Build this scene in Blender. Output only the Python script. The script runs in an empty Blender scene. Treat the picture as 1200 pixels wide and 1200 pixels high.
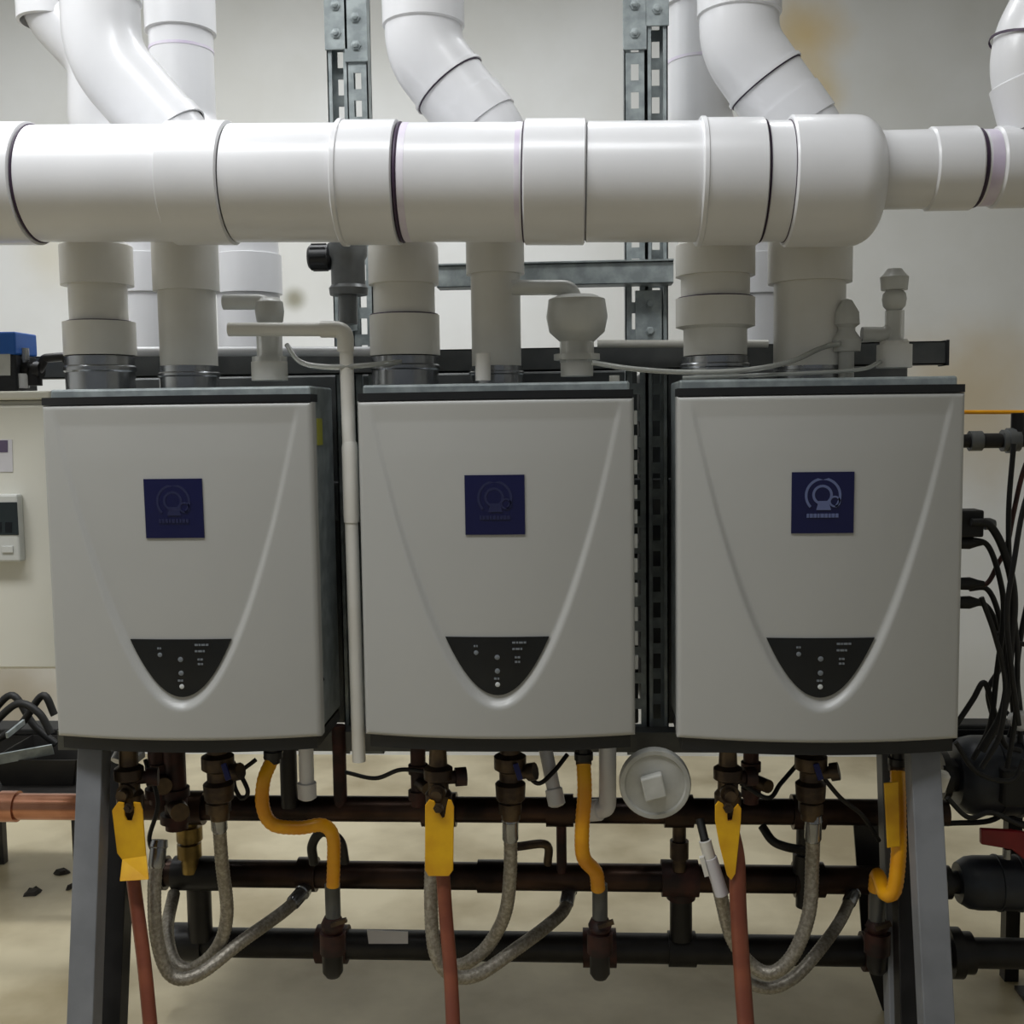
import bpy, math, random
from mathutils import Vector, Matrix
random.seed(7)
V = Vector
SC = bpy.context.scene
COL = SC.collection

# ------------------------------------------------------------------ camera
FL = 1300.0                                  # focal length in pixels of the 1200 px frame
CAM = V((0.1379, -1.8661, 1.2493))
YAW, PITCH, ROLL = 0.0582, 0.0851, -0.0136
_f = V((-math.sin(YAW) * math.cos(PITCH), math.cos(YAW) * math.cos(PITCH), -math.sin(PITCH)))
_r0 = V((math.cos(YAW), math.sin(YAW), 0.0))
_u0 = _r0.cross(_f)
RT = math.cos(ROLL) * _r0 + math.sin(ROLL) * _u0
UP = -math.sin(ROLL) * _r0 + math.cos(ROLL) * _u0
FW = _f
cd = bpy.data.cameras.new('camera')
cd.sensor_width = 36.0
cd.lens = 36.0 * FL / 1200.0
cd.clip_start = 0.05
cam = bpy.data.objects.new('camera', cd)
m3 = Matrix((RT, UP, -FW)).transposed()
cam.matrix_world = Matrix.Translation(CAM) @ m3.to_4x4()
COL.objects.link(cam)
SC.camera = cam

# ------------------------------------------------------------------ world, lamps, exposure
SC.view_settings.view_transform = 'Standard'
SC.view_settings.look = 'None'
SC.view_settings.gamma = 1.0
SC.view_settings.use_curve_mapping = False
SC.view_settings.exposure = 0.0
w = bpy.data.worlds.new('world'); SC.world = w
w.use_nodes = True
bg = w.node_tree.nodes['Background']
bg.inputs[0].default_value = (0.90, 0.95, 1.0, 1)
bg.inputs[1].default_value = 0.17

def area(name, loc, sx, sy, power, color=(1, 1, 1), rot=(0, 0, 0)):
    l = bpy.data.lights.new(name, 'AREA')
    l.shape = 'RECTANGLE'; l.size = sx; l.size_y = sy; l.energy = power; l.color = color
    o = bpy.data.objects.new(name, l); o.location = loc; o.rotation_euler = rot
    COL.objects.link(o)
    return o
area('ceiling_tube_lamp_rear', (-0.4, 0.75, 2.93), 2.4, 0.24, 36, (0.96, 0.98, 1.0))
area('ceiling_tube_lamp_side', (-1.35, 0.0, 2.93), 0.30, 2.2, 29, (0.96, 0.98, 1.0))
area('ceiling_tube_lamp_front', (-0.7, -0.85, 2.93), 2.4, 0.40, 36, (0.96, 0.98, 1.0))

# ------------------------------------------------------------------ pixel <-> world
def ray(px, py):
    return FW + (px - 600.0) / FL * RT - (py - 600.0) / FL * UP
def Q(px, py, Y):                            # point of the plane y = Y seen at a photo pixel
    d = ray(px, py)
    return CAM + d * ((Y - CAM.y) / d.y)
def QF(px, py, Z=0.0):                       # point of the horizontal plane z = Z
    d = ray(px, py)
    return CAM + d * ((Z - CAM.z) / d.z)
def S(px, py, Y):                            # metres per pixel there
    return (Q(px, py, Y) - CAM).dot(FW) / FL

# ------------------------------------------------------------------ materials
def lin(c):
    return tuple(((x / 255 / 12.92) if x / 255 <= 0.04045 else ((x / 255 + 0.055) / 1.055) ** 2.4) for x in c)
def mat(name, c, rough=0.5, metal=0.0, c2=None, scale=8.0, bump=0.0, bscale=60.0, rvar=0.0, trans=0.0, alpha=1.0, coat=0.0, spec=0.5, lo=0.4, hi=0.65):
    m = bpy.data.materials.new(name); m.use_nodes = True
    nt = m.node_tree; b = nt.nodes['Principled BSDF']
    a = lin(c)
    b.inputs['Base Color'].default_value = (*a, 1)
    b.inputs['Roughness'].default_value = rough
    b.inputs['Metallic'].default_value = metal
    b.inputs['Specular IOR Level'].default_value = spec
    if trans: b.inputs['Transmission Weight'].default_value = trans
    if coat: b.inputs['Coat Weight'].default_value = coat; b.inputs['Coat Roughness'].default_value = 0.1
    tc = nt.nodes.new('ShaderNodeTexCoord')
    n = nt.nodes.new('ShaderNodeTexNoise'); n.inputs['Scale'].default_value = scale; n.inputs['Detail'].default_value = 6
    nt.links.new(tc.outputs['Object'], n.inputs['Vector'])
    r = nt.nodes.new('ShaderNodeValToRGB')
    k = lin(c2 if c2 else tuple(x * 0.94 for x in c))
    r.color_ramp.elements[0].position = lo; r.color_ramp.elements[0].color = (*k, 1)
    r.color_ramp.elements[1].position = hi; r.color_ramp.elements[1].color = (*a, 1)
    nt.links.new(n.outputs['Fac'], r.inputs['Fac'])
    nt.links.new(r.outputs['Color'], b.inputs['Base Color'])
    if rvar:
        mr = nt.nodes.new('ShaderNodeMapRange')
        mr.inputs['To Min'].default_value = max(0.02, rough - rvar); mr.inputs['To Max'].default_value = min(1, rough + rvar)
        nt.links.new(n.outputs['Fac'], mr.inputs['Value']); nt.links.new(mr.outputs['Result'], b.inputs['Roughness'])
    if bump:
        n2 = nt.nodes.new('ShaderNodeTexNoise'); n2.inputs['Scale'].default_value = bscale; n2.inputs['Detail'].default_value = 4
        nt.links.new(tc.outputs['Object'], n2.inputs['Vector'])
        bp = nt.nodes.new('ShaderNodeBump'); bp.inputs['Strength'].default_value = bump; bp.inputs['Distance'].default_value = 0.004
        nt.links.new(n2.outputs['Fac'], bp.inputs['Height']); nt.links.new(bp.outputs['Normal'], b.inputs['Normal'])
    return m

M = {}
M['pvc'] = mat('white_pvc', (224, 224, 226), 0.30, c2=(217, 217, 219), scale=5, coat=0.15)
M['pvc_old'] = mat('dull_pvc', (228, 226, 220), 0.40, c2=(216, 213, 204), scale=6)
M['primer'] = mat('dark_primer', (46, 30, 52), 0.5, c2=(60, 40, 66))
M['purple'] = mat('purple_primer', (204, 192, 214), 0.35, c2=(224, 220, 228), scale=14)
M['cover'] = mat('grey_white_enamel', (174, 174, 171), 0.38, c2=(171, 171, 168), scale=3, coat=0.1)
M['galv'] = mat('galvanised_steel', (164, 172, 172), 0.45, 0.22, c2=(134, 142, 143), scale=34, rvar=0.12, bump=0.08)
M['steel'] = mat('stainless_collar', (170, 172, 174), 0.26, 0.9, c2=(140, 142, 146), scale=12)
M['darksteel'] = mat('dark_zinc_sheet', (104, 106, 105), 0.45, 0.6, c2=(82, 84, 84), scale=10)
M['black'] = mat('black_trim', (22, 23, 26), 0.42, c2=(14, 15, 17))
M['rubber'] = mat('black_rubber', (24, 23, 22), 0.6, c2=(15, 15, 15))
M['navy'] = mat('navy_logo_film', (12, 16, 70), 0.28, c2=(10, 13, 56), scale=3)
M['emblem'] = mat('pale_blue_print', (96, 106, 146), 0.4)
M['emblem_dim'] = mat('dark_blue_print', (30, 34, 72), 0.4)  # darker emblem blue for the first two heaters
M['glassblack'] = mat('black_display_glass', (20, 24, 28), 0.16, c2=(15, 18, 22))
M['print'] = mat('grey_print', (120, 126, 132), 0.5)
M['printw'] = mat('white_print', (205, 208, 208), 0.5)
M['copper'] = mat('tarnished_copper', (74, 54, 43), 0.34, 0.75, c2=(38, 29, 25), scale=9, rvar=0.1)
M['copperlit'] = mat('lit_copper', (206, 152, 126), 0.24, 0.9, c2=(168, 116, 92), scale=10)  # lighter copy of the header copper, for its lit end
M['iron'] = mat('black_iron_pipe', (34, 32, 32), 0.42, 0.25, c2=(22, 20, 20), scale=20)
M['rediron'] = mat('rusty_iron', (74, 40, 34), 0.55, 0.3, c2=(40, 26, 24), scale=26, bump=0.1)
M['bronze'] = mat('dull_bronze_valve', (98, 82, 62), 0.42, 0.7, c2=(58, 48, 42), scale=22, bump=0.1)
M['braid'] = mat('braided_steel_hose', (176, 170, 158), 0.42, 0.6, c2=(140, 134, 122), scale=160, bump=0.35, bscale=300)
M['yellow'] = mat('yellow_gas_coating', (246, 178, 18), 0.36, c2=(226, 150, 12), scale=14)
M['yhandle'] = mat('yellow_handle_paint', (238, 188, 22), 0.38, c2=(214, 156, 14), scale=12)
M['pex'] = mat('red_brown_pipe', (134, 74, 50), 0.42, c2=(116, 60, 42), scale=18)
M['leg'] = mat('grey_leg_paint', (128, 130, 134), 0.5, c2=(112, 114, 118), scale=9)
M['cab'] = mat('cream_white_cabinet', (226, 224, 214), 0.42, c2=(220, 218, 206), scale=3)
M['stat'] = mat('thermostat_plastic', (206, 207, 202), 0.4)
M['lcd'] = mat('grey_lcd', (40, 48, 50), 0.2)
M['clear'] = mat('milky_plastic', (222, 222, 216), 0.32, trans=0.30, c2=(206, 206, 200))
M['tube'] = mat('clear_tubing', (220, 222, 216), 0.2, trans=0.55)
M['blue'] = mat('blue_plastic', (28, 92, 176), 0.4)
M['bluehandle'] = mat('dark_blue_handle', (26, 30, 96), 0.4)
M['red'] = mat('red_handle_coat', (150, 18, 26), 0.4, c2=(120, 12, 20))
M['pump'] = mat('dark_blue_grey_pump', (42, 47, 56), 0.42, c2=(30, 33, 40), scale=16)
M['sticker'] = mat('yellow_sticker', (186, 184, 74), 0.5)
M['paper'] = mat('pale_label', (214, 212, 216), 0.6)
M['violet'] = mat('violet_print', (96, 84, 110), 0.6)
M['greyplug'] = mat('grey_plastic_plug', (196, 196, 190), 0.5, c2=(176, 176, 170), scale=18, bump=0.1)
M['bag'] = mat('dark_plastic_tray', (36, 34, 32), 0.5, c2=(24, 22, 20))
M['brass'] = mat('brass', (150, 126, 70), 0.35, 0.8, c2=(104, 86, 48), scale=20)
M['greyfit'] = mat('grey_fitting', (120, 122, 122), 0.4, 0.4, c2=(86, 88, 88))

def wall_material():
    m = bpy.data.materials.new('painted_plaster'); m.use_nodes = True
    nt = m.node_tree; b = nt.nodes['Principled BSDF']; b.inputs['Roughness'].default_value = 0.62
    tc = nt.nodes.new('ShaderNodeTexCoord')
    n = nt.nodes.new('ShaderNodeTexNoise'); n.inputs['Scale'].default_value = 1.6; n.inputs['Detail'].default_value = 7
    nt.links.new(tc.outputs['Object'], n.inputs['Vector'])
    r = nt.nodes.new('ShaderNodeValToRGB')
    r.color_ramp.elements[0].position = 0.36; r.color_ramp.elements[0].color = (*lin((208, 208, 204)), 1)
    r.color_ramp.elements[1].position = 0.6; r.color_ramp.elements[1].color = (*lin((221, 222, 221)), 1)
    nt.links.new(n.outputs['Fac'], r.inputs['Fac'])
    last = r.outputs['Color']
    def stain_or_shade(center, rad, col, amt):        # soft ragged patch fixed on the wall: stains, a dark spot, painted shade
        nonlocal last
        vm = nt.nodes.new('ShaderNodeVectorMath'); vm.operation = 'DISTANCE'
        nt.links.new(tc.outputs['Object'], vm.inputs[0]); vm.inputs[1].default_value = center
        n2 = nt.nodes.new('ShaderNodeTexNoise'); n2.inputs['Scale'].default_value = 3.5; n2.inputs['Detail'].default_value = 6
        nt.links.new(tc.outputs['Object'], n2.inputs['Vector'])
        ad = nt.nodes.new('ShaderNodeMath'); ad.operation = 'MULTIPLY_ADD'
        nt.links.new(n2.outputs['Fac'], ad.inputs[0]); ad.inputs[1].default_value = rad * 0.9; 
        nt.links.new(vm.outputs['Value'], ad.inputs[2])
        mr = nt.nodes.new('ShaderNodeMapRange'); mr.interpolation_type = 'SMOOTHSTEP'
        mr.inputs['From Min'].default_value = rad * 0.5; mr.inputs['From Max'].default_value = rad * 1.45
        mr.inputs['To Min'].default_value = amt; mr.inputs['To Max'].default_value = 0
        nt.links.new(ad.outputs[0], mr.inputs['Value'])
        mx = nt.nodes.new('ShaderNodeMix'); mx.data_type = 'RGBA'
        nt.links.new(mr.outputs['Result'], mx.inputs['Factor'])
        nt.links.new(last, mx.inputs['A']); mx.inputs['B'].default_value = (*lin(col), 1)
        last = mx.outputs['Result']
    for px, py, rad, col, amt in ((945, 40, 0.22, (206, 176, 104), 0.75), (955, 105, 0.16, (204, 178, 112), 0.7), (1130, 470, 0.4, (190, 166, 116), 0.6), (345, 350, 0.06, (120, 116, 90), 0.8), (60, 300, .2, (206, 200, 180), .6), (20, 820, .35, (150, 134, 104), .7)):  # last entry paints the shade under the cabinet into the wall colour
        p = Q(px, py, 2.15)
        stain_or_shade(tuple(p), rad, col, amt)
    nt.links.new(last, b.inputs['Base Color'])
    return m
M['wall'] = wall_material()
M['floor'] = mat('beige_coated_concrete', (206, 195, 165), 0.34, c2=(156, 142, 110), scale=2.6, rvar=0.12, lo=0.34, hi=0.6)
M['ceiling'] = mat('white_ceiling', (214, 214, 210), 0.8)
M['debris'] = mat('dark_debris', (44, 38, 30), 0.8)

# ------------------------------------------------------------------ mesh building
class G:
    def __init__(s): s.v = []; s.f = []; s.sm = []
    def add(s, vs, fs, smooth):
        o = len(s.v); s.v += [V(p) for p in vs]
        for f in fs: s.f.append([i + o for i in f]); s.sm.append(smooth)
        return s
    def box(s, lo, hi):
        x0, y0, z0 = lo; x1, y1, z1 = hi
        vs = [(x0, y0, z0), (x1, y0, z0), (x1, y1, z0), (x0, y1, z0), (x0, y0, z1), (x1, y0, z1), (x1, y1, z1), (x0, y1, z1)]
        return s.add(vs, [(0, 3, 2, 1), (4, 5, 6, 7), (0, 1, 5, 4), (1, 2, 6, 5), (2, 3, 7, 6), (3, 0, 4, 7)], False)
    def bar(s, a, b, wx, wy, side=V((1, 0, 0))):     # square bar from a to b
        a, b = V(a), V(b); d = (b - a).normalized()
        x = (side - d * side.dot(d)).normalized(); y = d.cross(x)
        vs = [p + x * i * wx / 2 + y * j * wy / 2 for p in (a, b) for i, j in ((-1, -1), (1, -1), (1, 1), (-1, 1))]
        return s.add(vs, [(0, 3, 2, 1), (4, 5, 6, 7), (0, 1, 5, 4), (1, 2, 6, 5), (2, 3, 7, 6), (3, 0, 4, 7)], False)
    def lathe(s, p0, axis, prof, n=24):              # profile of (height, radius), split at sharp corners
        p0 = V(p0); ax = V(axis).normalized()
        t = V((0, 0, 1)) if abs(ax.z) < 0.9 else V((1, 0, 0))
        x = ax.cross(t).normalized(); y = ax.cross(x)
        runs = [[prof[0]]]
        for i in range(1, len(prof)):
            runs[-1].append(prof[i])
            if i < len(prof) - 1:
                a = (prof[i][0] - prof[i - 1][0], prof[i][1] - prof[i - 1][1]); b = (prof[i + 1][0] - prof[i][0], prof[i + 1][1] - prof[i][1])
                la, lb = math.hypot(*a), math.hypot(*b)
                if la > 0 and lb > 0 and (a[0] * b[0] + a[1] * b[1]) / la / lb < 0.8: runs.append([prof[i]])
        for run in runs:
            vs, fs = [], []
            for h, r in run:
                for k in range(n):
                    a = 2 * math.pi * k / n
                    vs.append(p0 + ax * h + (x * math.cos(a) + y * math.sin(a)) * max(r, 1e-5))
            for i in range(len(run) - 1):
                for k in range(n):
                    k2 = (k + 1) % n
                    fs.append((i * n + k, i * n + k2, (i + 1) * n + k2, (i + 1) * n + k))
            s.add(vs, fs, True)
        return s
    def tube(s, pts, r, n=12, caps=True):
        pts = [V(p) for p in pts]; N = len(pts)
        rr = r if isinstance(r, (list, tuple)) else [r] * N
        t0 = (pts[1] - pts[0]).normalized()
        u = t0.cross(V((0, 0, 1)) if abs(t0.z) < 0.9 else V((1, 0, 0))).normalized()
        vs, fs, rings = [], [], []
        for i, p in enumerate(pts):
            t = ((pts[min(i + 1, N - 1)] - p).normalized() + (p - pts[max(i - 1, 0)]).normalized())
            t = t.normalized() if t.length > 1e-9 else t0
            u = (u - t * u.dot(t)).normalized(); w_ = t.cross(u)
            ring = [p + (u * math.cos(2 * math.pi * k / n) + w_ * math.sin(2 * math.pi * k / n)) * rr[i] for k in range(n)]
            rings.append(ring); vs += ring
        for i in range(N - 1):
            for k in range(n):
                k2 = (k + 1) % n
                fs.append((i * n + k, i * n + k2, (i + 1) * n + k2, (i + 1) * n + k))
        s.add(vs, fs, True)
        if caps:
            s.add(rings[0], [tuple(range(n))[::-1]], False); s.add(rings[-1], [tuple(range(n))], False)
        return s
    def prism(s, poly, depth):                       # poly: 3D points of a planar outline; depth: extrusion vector
        d = V(depth); n = len(poly); a = [V(p) for p in poly]
        s.add(a + [p + d for p in a], [tuple(range(n)), tuple(range(n, 2 * n))[::-1]] + [(i, i + n, (i + 1) % n + n, (i + 1) % n) for i in range(n)], False)
        return s

def fillet(pts, rad, seg=7):
    pts = [V(p) for p in pts]; out = [pts[0]]
    for i in range(1, len(pts) - 1):
        a, b, c = pts[i - 1], pts[i], pts[i + 1]
        d1, d2 = (a - b), (c - b)
        ang = d1.angle(d2)
        if ang > math.pi - 0.03: out.append(b); continue
        t = min(rad / math.tan(ang / 2), d1.length * 0.49, d2.length * 0.49)
        p1, p2 = b + d1.normalized() * t, b + d2.normalized() * t
        for k in range(seg + 1):                     # quadratic blend, close to an arc
            q = k / seg; out.append(p1 * (1 - q) ** 2 + b * 2 * q * (1 - q) + p2 * q * q)
    out.append(pts[-1])
    return out
def smooth_path(pts, seg=8):                         # Catmull-Rom
    P = [V(p) for p in pts]; P = [P[0] * 2 - P[1]] + P + [P[-1] * 2 - P[-2]]
    out = []
    for i in range(1, len(P) - 2):
        for k in range(seg):
            t = k / seg; a, b, c, d = P[i - 1:i + 3]
            out.append(0.5 * ((2 * b) + (c - a) * t + (2 * a - 5 * b + 4 * c - d) * t * t + (3 * b - a - 3 * c + d) * t ** 3))
    out.append(P[-2])
    return out
def resample(pts, step):
    out = [pts[0]]; acc = 0.0
    for a, b in zip(pts, pts[1:]):
        L = (b - a).length; d = step - acc
        while d <= L:
            out.append(a.lerp(b, d / L)); d += step
        acc = (acc + L) % step
    return out

ORG = {}
def link(name, g, m, origin=V((0, 0, 0)), bevel=0.0):
    me = bpy.data.meshes.new(name)
    me.from_pydata([tuple(p - origin) for p in g.v], [], g.f)
    me.polygons.foreach_set('use_smooth', g.sm)
    me.materials.append(M[m])
    me.update()
    o = bpy.data.objects.new(name, me); COL.objects.link(o)
    if bevel:
        b = o.modifiers.new('edge', 'BEVEL'); b.width = bevel; b.segments = 2; b.limit_method = 'ANGLE'; b.angle_limit = 0.7
    return o
def part(name, g, m, parent, label=None, bevel=0.0, kind=None):
    root = parent
    while root.parent: root = root.parent
    o = link(name, g, m, V(root.location), bevel)
    o.parent = parent
    if label: o['label'] = label
    if kind: o['kind'] = kind
    return o
def thing(name, label, cat, loc, group=None):
    o = bpy.data.objects.new(name, None); COL.objects.link(o); o.empty_display_size = 0.05
    o.location = V(loc); o['label'] = label; o['category'] = cat
    if group: o['group'] = group
    return o
def solo(name, g, m, label, cat, group=None, bevel=0.0, origin=None):
    c = V(origin) if origin is not None else sum(g.v, V((0, 0, 0))) / len(g.v)
    o = link(name, g, m, c, bevel); o.location = c
    o['label'] = label; o['category'] = cat
    if group: o['group'] = group
    return o
def struct(name, g, m):
    o = link(name, g, m); o['kind'] = 'structure'; return o
def vlathe(px, Y, prof, n=20, g=None):               # vertical turned shape: profile of (photo row, half width in px)
    mid = sum(p[0] for p in prof) / len(prof)
    c = Q(px, mid, Y); k = S(px, mid, Y)
    zz = [Q(px, p[0], Y).z for p in prof]
    g = g or G()
    return g.lathe((c.x, Y, zz[0]), (0, 0, 1), [(z - zz[0], p[1] * k) for z, p in zip(zz, prof)], n)
def stack(px, Y, segs, g=None, n=20):                # closed turned stack: [(top row, bottom row, half width)]
    g = g or G()
    for a, b, h in segs: vlathe(px, Y, [(a, 0), (a, h), (b, h), (b, 0)], n, g)
    return g

# ------------------------------------------------------------------ the room
XL, XR, YB, YF, ZT = -3.0, 3.2, 2.15, -4.2, 3.0
struct('floor', G().box((XL, YF, -0.1), (XR, YB, 0.0)), 'floor')
struct('ceiling', G().box((XL, YF, ZT), (XR, YB, ZT + 0.1)), 'ceiling')
struct('wall_back', G().box((XL, YB, -0.1), (XR, YB + 0.12, ZT + 0.1)), 'wall')
struct('wall_left', G().box((XL - 0.12, YF, -0.1), (XL, YB + 0.12, ZT + 0.1)), 'wall')
struct('wall_right', G().box((XR, YF, -0.1), (XR + 0.12, YB + 0.12, ZT + 0.1)), 'wall')

# ------------------------------------------------------------------ water heaters
ZC = 0.99
HW, HH, BOW = 0.235, 0.29, 0.030
APEX = -0.236
def relief(x, z):
    t = z - APEX
    F = t - (x / 0.2988) ** 2
    d = F / math.sqrt(1 + (22.4 * x) ** 2)
    dep = 0.0030 + 0.0085 * max(0.0, min(1.0, (0.20 - z) / 0.40))
    bw = 0.006 + 0.009 * max(0.0, min(1.0, (0.10 - z) / 0.30))
    q = max(0.0, min(1.0, d / bw))
    return dep * (q * q * (3 - 2 * q)) * max(0.0, min(1.0, (0.285 - z) / 0.03))
def front(x, z):
    y = -BOW * (1 - (x / HW) ** 2) + relief(x, z)
    e = min(HW - abs(x), HH - abs(z))
    R = 0.007
    if e < R: y += R - math.sqrt(max(0.0, R * R - (R - e) ** 2))
    return y
def cover_mesh():
    nx, nz = 118, 150
    g = G(); vs = []; fs = []
    ex = [0, .0008, .002, .004, .0065]
    xs = [-HW + e for e in ex] + [-HW + .009 + (2 * HW - .018) * i / nx for i in range(nx + 1)] + [HW - e for e in ex[::-1]]
    zs = [-HH + e for e in ex] + [-HH + .009 + (2 * HH - .018) * i / nz for i in range(nz + 1)] + [HH - e for e in ex[::-1]]
    W_ = len(xs); H_ = len(zs)
    for z in zs:
        for x in xs: vs.append((x, front(x, z), z))
    for j in range(H_ - 1):
        for i in range(W_ - 1):
            a = j * W_ + i; fs.append((a, a + 1, a + W_ + 1, a + W_))
    g.add(vs, fs, True)
    edge = [i for i in range(W_)] + [j * W_ + W_ - 1 for j in range(1, H_)] + [(H_ - 1) * W_ + i for i in range(W_ - 2, -1, -1)] + [j * W_ for j in range(H_ - 2, 0, -1)]
    n = len(edge)
    ring = [V(vs[i]) for i in edge]; back = [V((p.x, 0.03, p.z)) for p in ring]
    g.add(ring + back, [(i, i + n, (i + 1) % n + n, (i + 1) % n) for i in range(n)], False)
    return g
def shell(rows, off, thick):                         # rows: lists of (x, z); thin plate lying on the cover
    g = G(); n = len(rows[0]); vs = [V((x, front_flat(x, z) + off - thick, z)) for r in rows for x, z in r]
    fs = [(j * n + i, j * n + i + 1, (j + 1) * n + i + 1, (j + 1) * n + i) for j in range(len(rows) - 1) for i in range(n - 1)]
    g.add(vs, fs, True)
    H_ = len(rows)
    edge = [i for i in range(n)] + [j * n + n - 1 for j in range(1, H_)] + [(H_ - 1) * n + i for i in range(n - 2, -1, -1)] + [j * n for j in range(H_ - 2, 0, -1)]
    k = len(edge); ring = [vs[i] for i in edge]
    g.add(ring + [p + V((0, thick + 0.002, 0)) for p in ring], [(i, i + k, (i + 1) % k + k, (i + 1) % k) for i in range(k)], False)
    return g
def front_flat(x, z):                                # recessed floor of the cover inside the tongue
    dep = 0.0030 + 0.0085 * max(0.0, min(1.0, (0.20 - z) / 0.40))
    return -BOW * (1 - (x / HW) ** 2) + dep
def bow_slab(z0, z1, inset, back):
    g = G(); n = 24
    xs = [-(HW - inset) + 2 * (HW - inset) * i / n for i in range(n + 1)]
    poly = [V((x, -BOW * (1 - (x / HW) ** 2) + inset, z0)) for x in xs] + [V((HW - inset, back, z0)), V((-(HW - inset), back, z0))]
    return g.prism(poly, (0, 0, z1 - z0))
def ring_arc(cx, cz, r, wdt, a0, a1, y, n=28):
    g = G(); vs = []; fs = []
    for i in range(n + 1):
        a = a0 + (a1 - a0) * i / n
        for rr in (r - wdt / 2, r + wdt / 2):
            vs.append((cx + rr * math.cos(a), y, cz + rr * math.sin(a)))
    for i in range(n): fs.append((2 * i, 2 * i + 1, 2 * i + 3, 2 * i + 2))
    return g.add(vs, fs, False)

def shift(g, o):
    h = G(); h.v = [p + o for p in g.v]; h.f = g.f; h.sm = g.sm; return h
DISP_T, DISP_B, DISP_W = -0.113, -0.214, 0.0885
def disp_half(z): return DISP_W * math.sqrt(max(0.0, (z - DISP_B) / (DISP_T - DISP_B)))
cover_g = cover_mesh()
shared = {}
def hpart(name, g, m, parent, bevel=0.0, label=None):
    """a heater part in heater-local coordinates; alike parts share one mesh"""
    key = (name, m, round(max(p.y for p in g.v), 4))
    o = bpy.data.objects.new(name, shared[key]) if key in shared else None
    if o is None:
        o = link(name, g, m, V((0, 0, 0)))
        shared[key] = o.data
    else: COL.objects.link(o)
    if bevel:
        b = o.modifiers.new('edge', 'BEVEL'); b.width = bevel; b.segments = 2; b.limit_method = 'ANGLE'
    o.parent = parent
    if label: o['label'] = label
    return o
def make_heater(cx, y0, label, vivid, sticker):
    t = thing('water_heater', label, 'water heater', (cx, y0, ZC), 'wall-hung heaters in the front row')
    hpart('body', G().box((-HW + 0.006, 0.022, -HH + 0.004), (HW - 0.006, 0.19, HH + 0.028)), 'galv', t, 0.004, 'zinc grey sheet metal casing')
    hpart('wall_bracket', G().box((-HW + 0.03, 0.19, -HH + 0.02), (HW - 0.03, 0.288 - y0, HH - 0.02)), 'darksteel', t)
    hpart('front_cover', cover_g, 'cover', t)
    hpart('top_trim', bow_slab(HH + 0.0005, HH + 0.0135, 0.001, 0.05), 'black', t, label='black strip along the top edge')
    hpart('bottom_tray', bow_slab(-HH - 0.022, -HH - 0.001, 0.008, 0.188), 'black', t, label='black tray under the cover')
    rows = []
    for j in range(15):
        q = j / 14; z = DISP_B + (DISP_T - DISP_B) * q ** 2 + (0.00002)
        h = disp_half(z) + 0.0002
        rows.append([(-h + 2 * h * i / 16, z) for i in range(17)])
    d = hpart('control_panel', shell(rows, -0.0005, 0.002), 'glassblack', t, label='black tongue-shaped panel with small grey legends')
    def yy(x, z): return front_flat(x, z) - 0.0035
    for (x, z, r) in ((0.0, -0.148, 0.0045), (0.0, -0.172, 0.0045), (0.0, -0.1955, 0.0042), (-0.036, -0.140, 0.004)):
        g = G().lathe((x, yy(x, z) + 0.001, z), (0, -1, 0), [(0, r), (0.0008, r), (0.0014, r * 0.7), (0.0014, 0)], 14)
        o = link('button', g, 'printw' if z < -0.19 else 'print'); o.parent = d
    g = G()
    for z, x0, ws in ((-0.1225, 0.026, (5, 3, 6, 4)), (-0.1335, 0.026, (4, 6, 3)), (-0.148, 0.030, (3, 4)), (-0.156, 0.030, (4, 3)), (-0.1285, -0.040, (3, 2)), (-0.185, -0.006, (4, 3))):
        x = x0
        for k in ws:
            g.box((x, yy(x, z) - 0.0006, z - 0.0016), (x + k * 0.0011, yy(x, z) + 0.001, z + 0.0016)); x += k * 0.0011 + 0.0013
    o = hpart('legend_print', g, 'print', d); o['kind'] = 'stuff'
    # logo plate
    lz, ls = 0.113, 0.0505
    rows = [[(-ls + 2 * ls * i / 8, lz - ls + 2 * ls * j / 2) for i in range(9)] for j in range(3)]
    lp = hpart('logo_plate', shell(rows, 0.0, 0.002), 'navy', t, label='square navy plate with a ring emblem' if vivid else 'square navy plate with a faint ring emblem')
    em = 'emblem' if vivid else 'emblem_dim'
    y = front_flat(0, lz) - 0.0028
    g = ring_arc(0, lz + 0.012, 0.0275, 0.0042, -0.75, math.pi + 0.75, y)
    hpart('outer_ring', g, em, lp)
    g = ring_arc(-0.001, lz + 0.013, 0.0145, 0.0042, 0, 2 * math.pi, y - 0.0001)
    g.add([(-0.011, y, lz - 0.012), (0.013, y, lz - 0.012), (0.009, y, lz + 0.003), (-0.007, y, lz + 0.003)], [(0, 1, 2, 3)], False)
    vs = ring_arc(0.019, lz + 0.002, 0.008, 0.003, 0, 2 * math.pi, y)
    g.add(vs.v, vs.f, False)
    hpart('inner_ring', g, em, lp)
    g = G(); x = -0.026
    for k in (3.2, 4.4, 4.4, 3, 5, 4.2, 3.4, 4.6, 4):
        g.box((x, front_flat(x, lz) - 0.0027, lz - 0.0245), (x + k * 0.00115, front_flat(x, lz) - 0.0015, lz - 0.0180)); x += k * 0.00115 + 0.0012
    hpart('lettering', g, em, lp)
    if sticker:
        o = link('side_sticker', G().box((HW - 0.0065, 0.06, 0.215), (HW - 0.005, 0.10, 0.262)), 'sticker'); o.parent = t; o['label'] = 'small yellow sticker on the side'
    # screws along the side of the casing
    for z in (-0.2, 0.0, 0.2):
        o = hpart('screw', G().lathe((HW - 0.0065, 0.05, z), (1, 0, 0), [(0, 0.004), (0.002, 0.004), (0.003, 0.002), (0.003, 0)], 10), 'steel', t); 
    return t
XS = (-0.544, 0.0, 0.5414)
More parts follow.
